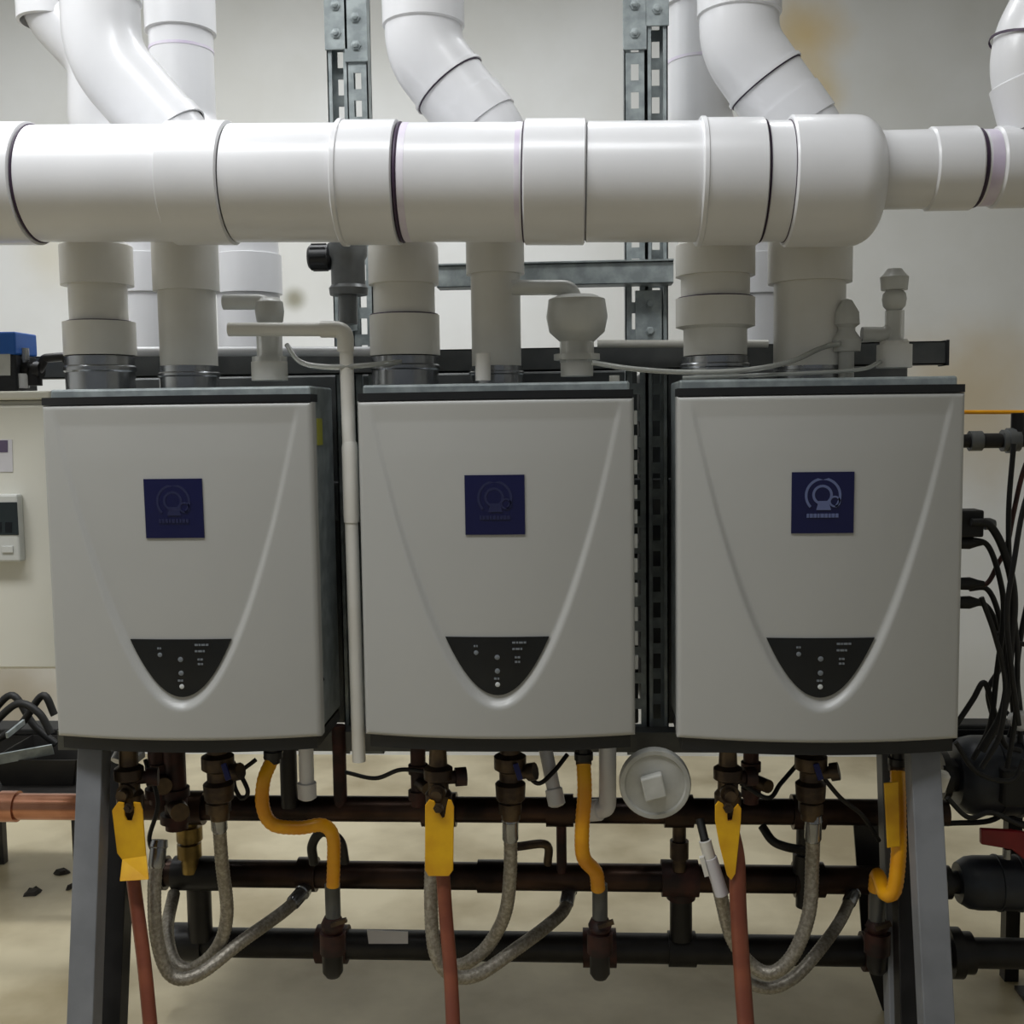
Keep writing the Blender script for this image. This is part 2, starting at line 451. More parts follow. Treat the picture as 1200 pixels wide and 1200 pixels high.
heaters = [
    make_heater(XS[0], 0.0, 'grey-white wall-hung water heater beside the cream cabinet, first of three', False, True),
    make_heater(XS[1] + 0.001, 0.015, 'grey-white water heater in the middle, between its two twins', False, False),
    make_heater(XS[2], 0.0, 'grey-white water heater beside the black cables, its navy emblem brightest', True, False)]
TOPZ = ZC + HH + 0.028
WHO = ('first heater beside the cream cabinet', 'middle heater', 'heater beside the black cables')

# collars on top of the heaters belong to the heaters
VY = 0.15
A_PX = (118, 475, 838); B_PX = (222, 582, 948)
for i in range(3):
    for px, hw, nm in ((A_PX[i], 39, 'exhaust_collar'), (B_PX[i], (34, 31, 41)[i], 'intake_collar')):
        c = Q(px, 440, VY); k = S(px, 440, VY)
        zt = Q(px, 417 if nm[0] == 'e' else 428, VY).z
        h = zt - TOPZ
        g = G().lathe((c.x, VY, TOPZ - 0.002), (0, 0, 1), [(0, hw * k * 1.12), (0.004, hw * k * 1.12), (0.004, hw * k), (h * 0.55, hw * k), (h * 0.6, hw * k * 1.05), (h * 0.7, hw * k * 1.05), (h * 0.75, hw * k), (h, hw * k), (h, 0)], 28)
        part(nm, g, 'steel', heaters[i], 'shiny metal flue collar')

# ------------------------------------------------------------------ exhaust risers (short) and intake pipes with offsets
for i in range(3):
    px = A_PX[i]; base = Q(px, 417, VY)
    t = thing('exhaust_riser', 'short white PVC riser with a dark joint on the ' + WHO[i], 'pipe', (base.x, VY, base.z), 'white exhaust risers under the manifold')
    y1, y2, y3 = ((378, 335, 289), (370, 334, 290), (350, 324, 288))[i]
    k = S(px, 360, VY)
    zs = lambda py: Q(px, py, VY).z
    hwA = (41, 41, 46)[i]; pw = (33, 36, 40)[i]
    x = base.x
    lo = 412 if i < 2 else 386
    g = G()
    g.lathe((x, VY, zs(417)), (0, 0, 1), [(0, 0), (0, (hwA if i < 2 else 37) * k), (zs(lo) - zs(417), (hwA if i < 2 else 37) * k), (zs(lo - 3) - zs(417), hwA * k), (zs(y1) - zs(417), hwA * k), (zs(y1) - zs(417), pw * k)], 32)
    part('lower_coupling', g, 'pvc_old', t)
    g = G().lathe((x, VY, zs(y1) - 0.002), (0, 0, 1), [(0, pw * k), (0, (pw + 4.5) * k), (0.0042, (pw + 3.5) * k), (0.0042, pw * k)], 32)
    part('primer_band', g, 'primer', t, 'dark smear of primer at the joint')
    part('pipe', G().lathe((x, VY, zs(y1) - 0.005), (0, 0, 1), [(0, pw * k), (zs(y2) - zs(y1) + 0.01, pw * k)], 32), 'pvc_old', t)
    g = G().lathe((x, VY, zs(y2)), (0, 0, 1), [(0, pw * k), (0, hwA * k), (zs(y3) - zs(y2), hwA * k), (zs(y3) - zs(y2) + 0.006, pw * k + 0.004)], 32)
    part('upper_coupling', g, 'pvc_old', t)
    zm = Q(600, 216, -0.02).z
    part('elbow', G().tube(fillet([(x, VY, zs(y3)), (x, VY, zm), (x, 0.075, zm)], 0.05), 0.050, 24), 'pvc', t)

MR = 67 * S(400, 216, -0.02)
TOPB = ((120, 66), (497, 62), (866, 52))
for i in range(3):
    px = B_PX[i]; base = Q(px, 430, VY)
    t = thing('intake_pipe', 'white intake pipe bent behind the manifold, on the ' + WHO[i], 'pipe', (base.x, VY, base.z), 'white intake pipes with slanted offsets')
    k = S(px, 380, VY); zs = lambda py: Q(px, py, VY).z
    hw = (33, 29, 41)[i]; hub = (38, 34, 48)[i]; yh = (342, 322, 332)[i]
    x = base.x
    part('lower_pipe', G().lathe((x, VY, zs(430)), (0, 0, 1), [(0, 0), (0, hw * k), (zs(yh) - zs(430), hw * k)], 32), 'pvc_old', t)
    zhub = zs(262)
    part('coupling', G().lathe((x, VY, zs(yh)), (0, 0, 1), [(0, hw * k), (0, hub * k), (zhub - zs(yh), hub * k), (zhub - zs(yh), hub * k * 0.9)], 32), 'pvc_old', t)
    tx, ty = TOPB[i]
    pr = 45 * S(300, 60, VY)
    dx = Q(tx, ty, VY).x
    dz_top = Q(tx, ty, VY).z
    yb = (172, 166, 172)[i]
    low = V((x, VY, Q(px, yb, VY).z)); high = V((dx, VY, dz_top))
    top = V((dx, VY, 2.62)); bot = V((x, VY, zhub))
    path = fillet([bot, low, high, top], (0.15, 0.10, 0.11)[i], 12)
    part('offset_pipe', G().tube(path, pr, 32), 'pvc', t)
    # hubs and glued joints of the offset
    dirv = (high - low).normalized()
    L = (high - low).length
    def hubat(a, b, rr, nm='elbow_hub'):
        part(nm, G().lathe(low + dirv * a, dirv, [(0, pr), (0, rr), (b - a, rr), (b - a, pr)], 32), 'pvc', t)
    def joint(a, wd, m='primer'):
        part('primer_band', G().lathe(low + dirv * a, dirv, [(0, pr), (0, pr + 0.0016), (wd, pr + 0.0016), (wd, pr)], 32), m, t, 'dark glued joint')
    if i:
        hubat(L * 0.16, L * 0.40, pr + 0.003)
        joint(L * 0.62, 0.0045)
        hubat(L * 0.63, L * 0.66, pr + 0.004, 'elbow_lip')
    else:
        hubat(L * 0.10, L * 0.22, pr + 0.003)
    zr = Q(tx, (20, 33, 20)[i], VY).z if i else Q(tx, 4, VY).z
    part('upper_hub', G().lathe((dx, VY, zr), (0, 0, 1), [(0, pr), (0.003, pr + 0.004), (0.5, pr + 0.004), (0.5, pr)], 32), 'pvc', t)

# ------------------------------------------------------------------ the manifold
MY = -0.02
P0, P1 = Q(0, 216, MY), Q(975, 213, MY)
ax = (P1 - P0).normalized()
def mx(px):                                           # distance along the axis for a photo column
    q = Q(px, 215, MY); return (q - P0).dot(ax)
man = thing('exhaust_manifold', 'thick white PVC manifold pipe running across above the three heaters', 'pipe', P0 + ax * mx(600))
rb, rh = MR, MR * 1.055
def seg(name, a, b, r0, m='pvc', lip=0.0, label=None, rim=0):
    A, B = mx(a), mx(b)
    c = 0.004
    pr = [(0, r0 * 0.94), (0, r0 - c), (c * 0.6, r0), (B - A - c * 0.6, r0), (B - A, r0 - c), (B - A, r0 * 0.94)]
    if lip < 0: pr = [(0, r0 * .94), (0, r0), (0.002, r0 + 0.0022), (0.008, r0 + 0.0022), (0.010, r0)] + pr[3:]
    return part(name, G().lathe(P0 + ax * A, ax, pr, 56), m, man, label)
seg('pipe', -320, -40, rb); seg('tee_hub', -60, 43, rh)
seg('primer_band', 43, 47, rb * 1.02, 'primer', label='dark glued joint')
seg('pipe', 45, 206, rb); seg('tee_hub', 204, 274, rh); seg('tee_body', 274, 402, rb * 1.005)
seg('tee_hub', 400, 469, rh, lip=-1)
seg('primer_band', 469, 474, rb * 1.02, 'primer', label='dark glued joint')
seg('primer_band', 473, 484, rb * 1.003, 'purple', label='violet primer smear')
seg('pipe', 474, 616, rb)
seg('primer_band', 604, 613, rb * 1.004, 'purple', label='violet primer smear'); seg('primer_band', 612, 616, rb * 1.012, 'primer', label='dark glued joint')
seg('tee_hub', 615, 686, rh); seg('tee_body', 686, 820, rb * 1.005); seg('tee_hub', 817, 891, rh, lip=-1)
seg('primer_band', 891, 894, rb * 1.02, 'primer', label='dark glued joint')
seg('pipe', 892, 924, rb * 1.0); seg('primer_band', 919, 922, rb * 1.015, 'primer', label='dark glued joint')
A, B = mx(921), mx(1029); R2 = rh * 1.03; L = B - A
pr = [(0, R2 * .93), (0, R2 - .003), (.003, R2)] + [(L - 0.045 + 0.045 * math.sin(a), R2 - 0.045 + 0.045 * math.cos(a)) for a in [j * math.pi / 2 / 9 for j in range(10)]] + [(L, R2 * 0.5), (L, 0)]
part('reducer_cap', G().lathe(P0 + ax * A, ax, pr, 56), 'pvc', man)
# smaller pipe leaving the reducer
S0 = Q(1020, 200, MY); S1 = Q(1190, 196, MY); sax = (S1 - S0).normalized(); rs = 45 * S(1100, 199, MY)
def sx(px): return (Q(px, 198, MY) - S0).dot(sax)
def sseg(name, a, b, r0, m='pvc', label=None):
    A, B = sx(a), sx(b)
    return part(name, G().lathe(S0 + sax * A, sax, [(0, r0 * .92), (0, r0 - .003), (.003, r0), (B - A - .003, r0), (B - A, r0 - .003), (B - A, r0 * .92)], 40), m, man, label)
sseg('branch_pipe', 1015, 1088, rs); sseg('branch_hub', 1086, 1140, rs * 1.06)
sseg('primer_band', 1139, 1146, rs * 1.0, 'primer', 'dark glued joint'); sseg('branch_pipe', 1140, 1168, rs * 0.96)
sseg('primer_band', 1146, 1164, rs * 0.965, 'purple', 'violet primer smear')
sseg('branch_tee', 1163, 1330, rs * 1.03)
# side elbow rising from the branch tee
up = [Q(1229, 160, MY), Q(1204, 62, MY), Q(1262, -50, MY), Q(1262, -150, MY)]
t = thing('branch_elbow', 'white PVC elbow curving down into the thinner branch pipe near the stained wall', 'pipe', up[0])
er = 46 * S(1200, 80, MY)
pth = fillet(up, 0.12, 12)
part('elbow_pipe', G().tube(pth, er, 32), 'pvc', t)
d = (up[1] - up[0]).normalized()
part('primer_band', G().lathe(up[1] + (up[2] - up[1]).normalized() * 0.01, (V((0.25, 0, 1))).normalized(), [(0, er), (0, er + .0015), (.004, er + .0015), (.004, er)], 32), 'primer', t, 'dark glued joint')
part('elbow_hub', G().lathe(up[0] + d * 0.02, d, [(0, er), (0, er + .005), (.075, er + .005), (.078, er)], 32), 'pvc', t)

# ------------------------------------------------------------------ rear heaters and their flues
RY = 0.42
for i, (x, who) in enumerate(zip(XS, ('behind the first heater', 'behind the middle heater', 'behind the heater by the cables'))):
    zt = Q(600, 436, RY).z
    t = thing('rear_heater', 'dark back of another water heater mounted ' + who, 'water heater', (x, RY, zt - 0.735), 'back-to-back heaters in the rear row')
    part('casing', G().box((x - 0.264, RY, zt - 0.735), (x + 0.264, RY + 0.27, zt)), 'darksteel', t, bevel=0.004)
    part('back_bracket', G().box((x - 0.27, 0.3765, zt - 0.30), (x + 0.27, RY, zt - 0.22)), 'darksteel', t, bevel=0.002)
    part('front_cover', G().box((x - 0.266, RY + 0.271, zt - 0.735), (x + 0.266, RY + 0.30, zt - 0.005)), 'cover', t, bevel=0.008)
RPX = (((62, -60), (62, 12), (118, 72), (118, 150), (168, 230), (168, 432)), ((216, -60), (216, 150), (288, 250), (288, 432)), ((820, -60), (820, 150), (893, 250), (893, 432)))
for i, pp in enumerate(RPX):
    Y = 0.56
    pts = [Q(a, b, Y) for a, b in pp]; pts[0].z = 2.62; pts[0].x = pts[1].x; pts[-1].x = pts[-2].x
    pts[-1].z = Q(600, 436, RY).z
    t = thing('rear_vent_pipe', 'white rear vent pipe ' + ('above the cabinet end, mostly hidden by a bent intake pipe', 'standing straight between a bent intake pipe and a slotted post', 'close beside the second pair of slotted posts')[i], 'pipe', pts[-1], 'white vent pipes of the rear row')
    r = 37 * S(300, 60, Y)
    part('pipe', G().tube(fillet(pts, 0.10, 10), r, 28), 'pvc', t)
    zr = Q(pp[0][0], (28, 40, 9)[i], Y).z
    part('upper_hub', G().lathe((pts[1].x, Y, zr), (0, 0, 1), [(0, r), (0.002, r + 0.007), (0.4, r + 0.007), (0.4, r)], 28), 'pvc', t)
    zr = Q(pp[0][0], (2, 62, 76)[i], Y).z
    part('primer_band', G().lathe((pts[1].x, Y, zr), (0, 0, 1), [(0, r), (0, r + 0.001), (0.006, r + 0.001), (0.006, r)], 28), 'purple', t, 'violet primer smear')
    zr = Q(pp[-1][0], 300, Y).z
    part('lower_hub', G().lathe((pts[-1].x, Y, zr - 0.085), (0, 0, 1), [(0, r), (0.002, r + 0.006), (0.085, r + 0.006), (0.087, r)], 28), 'pvc', t)

# ------------------------------------------------------------------ strut rack
SY = 0.335
SWD = 0.041
rack = thing('strut_rack', 'galvanised slotted strut rack with grey legs carrying the heaters', 'rack', (0, SY, 0))
def strut(xc, z0, z1, yc, open_front, horizontal=False, zc=None):
    """slotted U channel; web at the front, or at the back when its open side faces forward"""
    g = G(); th = 0.0025; hw = SWD / 2; dp = 0.041; sl, sw, pitch = 0.031, 0.015, 0.0525
    yw = yc + dp - th if open_front else yc
    def bx(a, b):
        if not horizontal: g.box(a, b)
        else: g.box((a[2], a[1], zc + a[0] - xc), (b[2], b[1], zc + b[0] - xc))
    bx((xc - hw, yw, z0), (xc - sw / 2, yw + th, z1)); bx((xc + sw / 2, yw, z0), (xc + hw, yw + th, z1))
    z = z0; prev = z0
    while z + pitch <= z1 + 1e-6:
        s0 = z + (pitch - sl) / 2
        bx((xc - sw / 2, yw, prev), (xc + sw / 2, yw + th, s0)); prev = s0 + sl
        z += pitch
    bx((xc - sw / 2, yw, prev), (xc + sw / 2, yw + th, z1))
    for sgn in (-1, 1):
        xa = xc + sgn * hw; xb = xa - sgn * th
        bx((min(xa, xb), yc, z0), (max(xa, xb), yc + dp, z1))
        yl = yc if open_front else yc + dp - 0.006                  # turned-in lips
        xl = xa - sgn * 0.009
        bx((min(xa, xl), yl, z0), (max(xa, xl), yl + (0.006 if not open_front else 0.006), z1))
    return g
posts = ((396, True), (419, False), (744, False), (770, True))
pxs = {}
for px, op in posts:
    q = Q(px, 100, SY)
    pxs[px] = q.x
    part('post', strut(q.x, Q(600, 884, SY).z, 2.9, SY, op), 'galv', rack)
# embossed splice plates high on the posts
for px, y0, y1 in ((396, -140, 58), (421, -140, 72), (744, -140, 58), (770, -140, 30)):
    a = Q(px, y0, SY - 0.006); b = Q(px, y1, SY - 0.006); hw = 0.0225
    x = pxs.get(px, pxs.get(419))
    pl = part('splice_plate', G().box((x - hw, SY - 0.006, b.z), (x + hw, SY - 0.001, a.z)), 'galv', rack, bevel=0.001)
    z = b.z + 0.03
    while z < a.z - 0.02:
        part('bolt', G().lathe((x, SY - 0.006, z), (0, -1, 0), [(0, 0.010), (0.003, 0.010), (0.004, 0.006), (0.008, 0.006), (0.009, 0.004), (0.009, 0)], 6), 'galv', pl)
        z += 0.052
for px, y0, y1, wd in ((760, 340, 404, 31), (407, 346, 388, 22)):
    a = Q(px, y0, SY - .008); b = Q(px, y1, SY - .008); k = S(px, y0, SY) * wd / 2
    pl = part('joint_plate', G().box((a.x - k, SY - .0065, b.z), (a.x + k, SY - .001, a.z)), 'galv', rack, bevel=.001)
    for q in (.25, .75):
        z = b.z + (a.z - b.z) * q
        part('bolt', G().lathe((a.x + k * .1, SY - .0065, z), (0, -1, 0), [(0, .009), (.003, .009), (.004, .006), (.008, .006), (.008, 0)], 6), 'galv', pl)
# cross arm under the manifold and the long rail behind the collars
a, b = Q(512, 322, 0.29), Q(789, 322, 0.29)
zc = Q(650, 322, 0.29).z
part('cross_arm', G().box((a.x, 0.283, zc - 0.0205), (b.x, 0.2855, zc + 0.0205)).box((a.x, 0.283, zc + 0.018), (b.x, 0.334, zc + 0.0205)).box((a.x, 0.283, zc - 0.0205), (b.x, 0.334, zc - 0.018)), 'galv', rack, bevel=0.0008)
part('arm_lip', G().box((a.x, 0.276, zc + 0.0205), (b.x, 0.334, zc + 0.0235)), 'galv', rack)
a, b = Q(-150, 420, 0.30), Q(1106, 420, 0.30); zc = Q(600, 422, 0.30).z
zr = zc
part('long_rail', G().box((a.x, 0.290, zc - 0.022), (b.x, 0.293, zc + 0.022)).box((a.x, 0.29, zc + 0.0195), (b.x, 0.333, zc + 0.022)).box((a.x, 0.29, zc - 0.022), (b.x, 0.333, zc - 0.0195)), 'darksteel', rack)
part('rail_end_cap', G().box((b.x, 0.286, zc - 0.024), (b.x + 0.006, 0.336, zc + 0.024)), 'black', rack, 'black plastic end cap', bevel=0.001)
# lower rail the heaters hang on
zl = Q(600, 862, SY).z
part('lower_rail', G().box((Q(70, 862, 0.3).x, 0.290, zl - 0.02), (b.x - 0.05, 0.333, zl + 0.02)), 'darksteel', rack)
# legs flaring forward to the floor
def leg(pt, pb, Y0, Y1, wd, m, nm='leg', label=None, dep=0.041):
    A, B = Q(*pt, Y0), Q(*pb, Y1)
    d = B - A; C = A + d * (A.z / -d.z)                 # run on to the floor
    part(nm, G().bar(A, C, wd, dep), m, rack, label, bevel=0.002)
    part('foot_plate', G().box((C.x - 0.05, C.y - 0.05, 0), (C.x + 0.05, C.y + 0.05, 0.008)), m, rack)
leg((111, 876), (99, 1200), 0.05, -0.08, 0.046, 'leg')
leg((1080, 876), (1097, 1200), 0.05, -0.08, 0.050, 'leg')
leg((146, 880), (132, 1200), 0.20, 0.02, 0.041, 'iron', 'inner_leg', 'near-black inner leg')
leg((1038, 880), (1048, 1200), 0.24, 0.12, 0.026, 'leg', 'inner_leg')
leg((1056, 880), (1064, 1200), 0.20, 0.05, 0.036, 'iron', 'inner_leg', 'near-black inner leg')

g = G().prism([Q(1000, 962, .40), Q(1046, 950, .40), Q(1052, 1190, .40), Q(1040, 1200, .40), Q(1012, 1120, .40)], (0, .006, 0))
part('dark_fill_plate', g, 'iron', rack, 'near-black plate filling the dark area')  # added near-black plate that fills the dark area inside the far legs
# ------------------------------------------------------------------ condensate traps, tubing and small piping above the heaters
TY = 0.10
def trap(px, body, neck, cap, arm, label, who):
    base = Q(px, cap[1], TY)
    t = thing('condensate_trap', label, 'trap', (base.x, TY, base.z), 'milky plastic fittings on the heater tops')
    part('cap', stack(px, TY, [(cap[0], cap[1], cap[2]), (cap[0] - 4, cap[0], cap[2] * 0.82)]), 'pvc_old', t)
    part('neck', stack(px, TY, [(neck[0], neck[1], neck[2]), (neck[1] - 10, neck[1] - 3, neck[2] * 1.35)]), 'clear', t)
    y0, y1, hw = body
    part('cup', vlathe(px, TY, [(y1, 0), (y1, hw * .45), (y1 - (y1 - y0) * .25, hw * .9), (y1 - (y1 - y0) * .55, hw), (y0 + 6, hw * .92), (y0 + 1, hw * .6), (y0, 0)], 24), 'clear', t)
    part('side_arm', G().tube(fillet([Q(*p, TY) for p in arm], 0.02), 9 * S(px, 380, TY), 14), 'clear', t)
    return t
trap(316, (348, 386, 17), (384, 428, 15), (424, 446, 21), [(262, 354), (312, 354), (316, 372)], 'milky plastic trap beside the white drain pipe on the first heater', 0)
trap(676, (345, 404, 36), (400, 425, 20), (420, 441, 19), [(600, 337), (668, 337), (676, 356)], 'round milky plastic trap hanging under the strut arm on the middle heater', 1)
trap(1048, (338, 366, 14), (364, 408, 11), (404, 431, 20), [(1010, 392), (1040, 392), (1048, 380)], 'slim milky plastic trap by the stained wall on the end heater', 2)
# resting stems down to the heater tops
for px in (316, 676, 1048):
    pass
g = vlathe(992, TY, [(446, 0), (446, 9), (412, 9), (412, 16), (398, 17), (388, 10), (384, 10), (380, 15), (366, 14), (352, 6), (350, 0)], 18)
solo('vent_cap', g, 'clear', 'small milky vent cap standing next to the slim trap', 'cap')
g = vlathe(1048, TY + 0.03, [(338, 8), (335, 12), (318, 13), (312, 8), (312, 0)], 16)
part('top_cup', G().lathe(Q(1048, 340, TY), (0, 0, 1), [(0, 0.012), (0.0, 0.022), (0.022, 0.024), (0.028, 0.018), (0.036, 0.012), (0.036, 0)], 18), 'clear', [o for o in COL.objects if o.get('label', '').startswith('slim milky')][0])

def tubing(pts, r, m, name, label, cat, group=None, n=10, seg=8):
    return solo(name, G().tube(smooth_path(pts, seg), r, n), m, label, cat, group)
tubing([Q(694, 425, 0.04), Q(740, 432, 0.03), Q(800, 436, 0.03), Q(870, 434, 0.03), Q(925, 424, 0.05), Q(962, 408, 0.09), Q(985, 402, TY - .03)], 0.0045, 'tube', 'clear_tube', 'thin clear tube sagging from the round trap across to the end heater', 'tube')
tubing([Q(336, 404, 0.08), Q(352, 424, 0.06), Q(385, 430, 0.05), Q(430, 428, 0.06), Q(470, 424, 0.09)], 0.0045, 'tube', 'clear_tube', 'thin clear tube drooping between the first and middle heaters', 'tube')
tubing([Q(800, 443, 0.05), Q(880, 440, 0.05), Q(1000, 434, 0.05), Q(1032, 424, TY - .02)], 0.0035, 'tube', 'clear_tube', 'thinner clear tube lying along the top of the end heater', 'tube')
# white drain pipe: horizontal run, elbow, long vertical drop between the heaters
k = S(405, 600, 0.06)
DY = 0.06
pts = [Q(268, 386, DY), Q(405, 386, DY), Q(412, 892, DY)]
pts[2].x = pts[1].x + 0.004
dr = thing('drain_pipe', 'slim off-white drain pipe dropping between the first and middle heaters', 'pipe', pts[2])
part('pipe', G().tube(fillet(pts, 0.03), 8.0 * k, 18), 'pvc_old', dr)
a = Q(407, 612, DY); b = Q(407, 518, DY)
part('union', G().lathe((pts[1].x + .002, DY, a.z), (0, 0, 1), [(0, 0.010), (0, .0135), (0.012, .0142), (b.z - a.z - .01, .0142), (b.z - a.z, .0125), (b.z - a.z, .01)], 18), 'pvc_old', dr)
part('elbow', G().tube(fillet([Q(376, 386, DY), Q(405, 386, DY), Q(405, 412, DY)], 0.03), 9.6 * k, 18), 'pvc_old', dr)
tubing([Q(150, 412, 0.25), Q(300, 412, 0.25), Q(440, 412, 0.25)], 0.0095, 'pvc', 'branch_pipe', 'straight white pipe lying behind the traps of the first heater', 'pipe')
tubing([Q(700, 403, 0.26), Q(800, 403, 0.26), Q(900, 403, 0.26)], 0.0075, 'pvc_old', 'branch_pipe', 'thin white pipe crossing behind the posts near the end heater', 'pipe')
# small valve with a black knob under the manifold
t = thing('relief_valve', 'grey relief valve with a ribbed black knob under the manifold', 'valve', Q(408, 342, 0.20))
part('body', vlathe(408, 0.20, [(346, 0), (346, 22), (338, 23), (334, 20), (305, 20), (300, 23), (286, 23), (286, 0)], 20), 'greyfit', t)
c = Q(362, 302, 0.20); k2 = S(375, 302, 0.20)
kg = G(); 
pr = [(0, 0), (0, 12 * k2), (3 * k2, 15 * k2), (24 * k2, 15 * k2), (28 * k2, 12 * k2), (28 * k2, 0)]
kg.lathe(c, (1, 0, 0), pr, 20)
kn = part('knob', kg, 'black', t, 'black ribbed knob')
for j in range(10):
    a = 2 * math.pi * j / 10
    p = c + V((4 * k2, math.cos(a) * 15 * k2, math.sin(a) * 15 * k2))
    part('knob_rib', G().box(tuple(p - V((0, .0018, .0018))), tuple(p + V((18 * k2, .0018, .0018)))), 'black', kn)
part('stem', G().lathe(c + V((28 * k2, 0, 0)), (1, 0, 0), [(0, 6 * k2), (8 * k2, 6 * k2)], 12), 'greyfit', t)
part('lower_stem', vlathe(408, 0.20, [(346, 11), (380, 11), (380, 0)], 14), 'greyfit', t)
# screws / little studs on the heater tops
for px, py, lb in ((720, 445, 'small white bolt head on the corner of the middle heater top'), (566, 430, 'short milky plug standing beside the middle intake collar')):
    g = stack(px, 0.06, [(py - (16 if px < 700 else 5), py + (16 if px < 700 else 6), 9 if px < 700 else 6)])
    solo('top_plug', g, 'pvc_old', lb, 'plug', bevel=0.001)

# ------------------------------------------------------------------ header pipes below the heaters
def hpipe(name, label, px0, px1, py, Y, hw, m, fittings, group=None, py1=None):
    a, b = Q(px0, py, Y), Q(px1, py1 or py, Y)
    zc = Q(600, py, Y).z; a.z = b.z = zc
    k = S(600, py, Y)
    t = thing(name, label, 'pipe', a.lerp(b, .5), group)
    part('pipe', G().tube([a, b], hw * k, 24), m, t)
    for p0, p1, h, mm in fittings:
        A, B = Q(p0, py, Y), Q(p1, py, Y)
        part('fitting', G().lathe((A.x, Y, zc), (1, 0, 0), [(0, hw * k), (0, h * k), (B.x - A.x, h * k), (B.x - A.x, hw * k)], 24), mm, t)
    return t, zc
hp1, Z1 = hpipe('copper_header', 'upper copper header pipe under the heaters, painted as lit at the cabinet end', -260, 1110, 949, 0.30, 15, 'copper', [(205, 240, 20, 'copper'), (495, 535, 20, 'copper'), (640, 672, 19, 'copper'), (778, 812, 19, 'copper'), (928, 965, 20, 'copper')], 'copper header pipes under the heaters')
a = Q(-255, 949, 0.30); b = Q(104, 949, 0.30); k = S(50, 949, .3)
part('lit_sleeve', G().lathe((a.x, .30, Z1), (1, 0, 0), [(0, 15.3 * k), (b.x - a.x, 15.3 * k)], 24), 'copperlit', hp1, 'copper length painted as lit')  # lit end of the same pipe, its light put into lighter copper
a = Q(2, 949, .3)
part('coupling', G().lathe((a.x, .30, Z1), (1, 0, 0), [(0, 15 * k), (0, 18 * k), (.035, 18 * k), (.035, 15 * k)], 24), 'copperlit', hp1, 'copper coupling painted as lit')
hp2, Z2 = hpipe('copper_header', 'lower copper header pipe in the middle of the rack', 188, 1062, 1027, 0.33, 16, 'copper', [(188, 196, 20, 'copper'), (205, 262, 20, 'iron'), (350, 372, 20, 'copper'), (560, 600, 19, 'copper'), (775, 818, 21, 'rediron'), (930, 965, 20, 'copper')], 'copper header pipes under the heaters')
gh, Z3 = hpipe('gas_header', 'black iron gas header pipe lowest in the rack', 186, 1310, 1109, 0.36, 17, 'iron', [(196, 240, 22, 'iron'), (372, 408, 22, 'rediron'), (683, 722, 22, 'rediron'), (783, 815, 20, 'iron'), (1010, 1045, 22, 'rediron')])
a = Q(1112, 1112, 0.36); k = S(1112, 1112, .36)
part('flange', G().lathe((a.x, .36, Z3), (1, 0, 0), [(0, 17 * k), (0, 29 * k), (.022, 29 * k), (.022, 24 * k), (.045, 24 * k), (.045, 17 * k)], 24), 'iron', gh, 'black pipe flange')
# white tag on the gas header
g = G().prism([Q(430, 1090, .325), Q(478, 1092, .325), Q(478, 1106, .325), Q(432, 1106, .325)], (0, .002, 0))
part('pipe_label', g, 'paper', gh, 'pale paper tag')
# vertical connections between the headers
def riser(px, y0, y1, Y, hw, m, label, extra=(), group='vertical pieces between the header pipes'):
    base = Q(px, y1, Y)
    t = thing('pipe_riser', label, 'pipe', base, group)
    part('pipe', stack(px, Y, [(y0, y1, hw)]), m, t)
    for (a, b, h, mm) in extra: part('fitting', stack(px, Y, [(a, b, h)]), mm, t)
    return t
riser(222, 958, 1022, 0.31, 10, 'brass', 'stubby brass riser between the copper headers near the grey leg by the cabinet', ((968, 984, 15, 'brass'), (988, 1004, 14, 'brass')))
riser(658, 955, 1022, 0.315, 6, 'rediron', 'thin rusty riser between the copper headers under the middle heater')
riser(796, 955, 1020, 0.31, 8, 'bronze', 'narrow riser under the round grey plug', ((985, 1005, 11, 'bronze'),))
riser(944, 955, 1062, 0.31, 11, 'iron', 'black riser beside the braided hose of the end heater', ((1000, 1022, 15, 'iron'),))
riser(234, 1036, 1100, 0.345, 14, 'iron', 'thick black riser down to the gas header near the cabinet end')
riser(798, 1036, 1100, 0.345, 13, 'iron', 'thick black riser down to the gas header below the round plug', ((1036, 1052, 17, 'rediron'),))
riser(1034, 1036, 1100, 0.345, 16, 'rediron', 'thick rusty riser down to the gas header beside the far grey leg')
riser(398, 850, 950, 0.29, 8, 'rediron', 'rusty riser rising from the upper header between the first two heaters')
riser(338, 850, 945, 0.28, 10, 'iron', 'black riser next to the white drain elbow of the first heater')
tubing([Q(893, 968, .22), Q(905, 985, .2), Q(920, 992, .2), Q(940, 996, .22)], 0.0085, 'iron', 'elbow_pipe', 'short black pipe curving below the header near the tapered handle', 'pipe')
tubing([Q(606, 992, .26), Q(640, 990, .26), Q(642, 1012, .28)], 0.0085, 'bronze', 'elbow_pipe', 'short bronze elbow beside the hose of the middle heater', 'pipe')
tubing([Q(368, 1012, .2), Q(366, 990, .19), Q(378, 975, .18), Q(398, 985, .18), Q(404, 1010, .2)], 0.0095, 'iron', 'elbow_pipe', 'dark hooked pipe above the lower header under the yellow gas line', 'pipe')

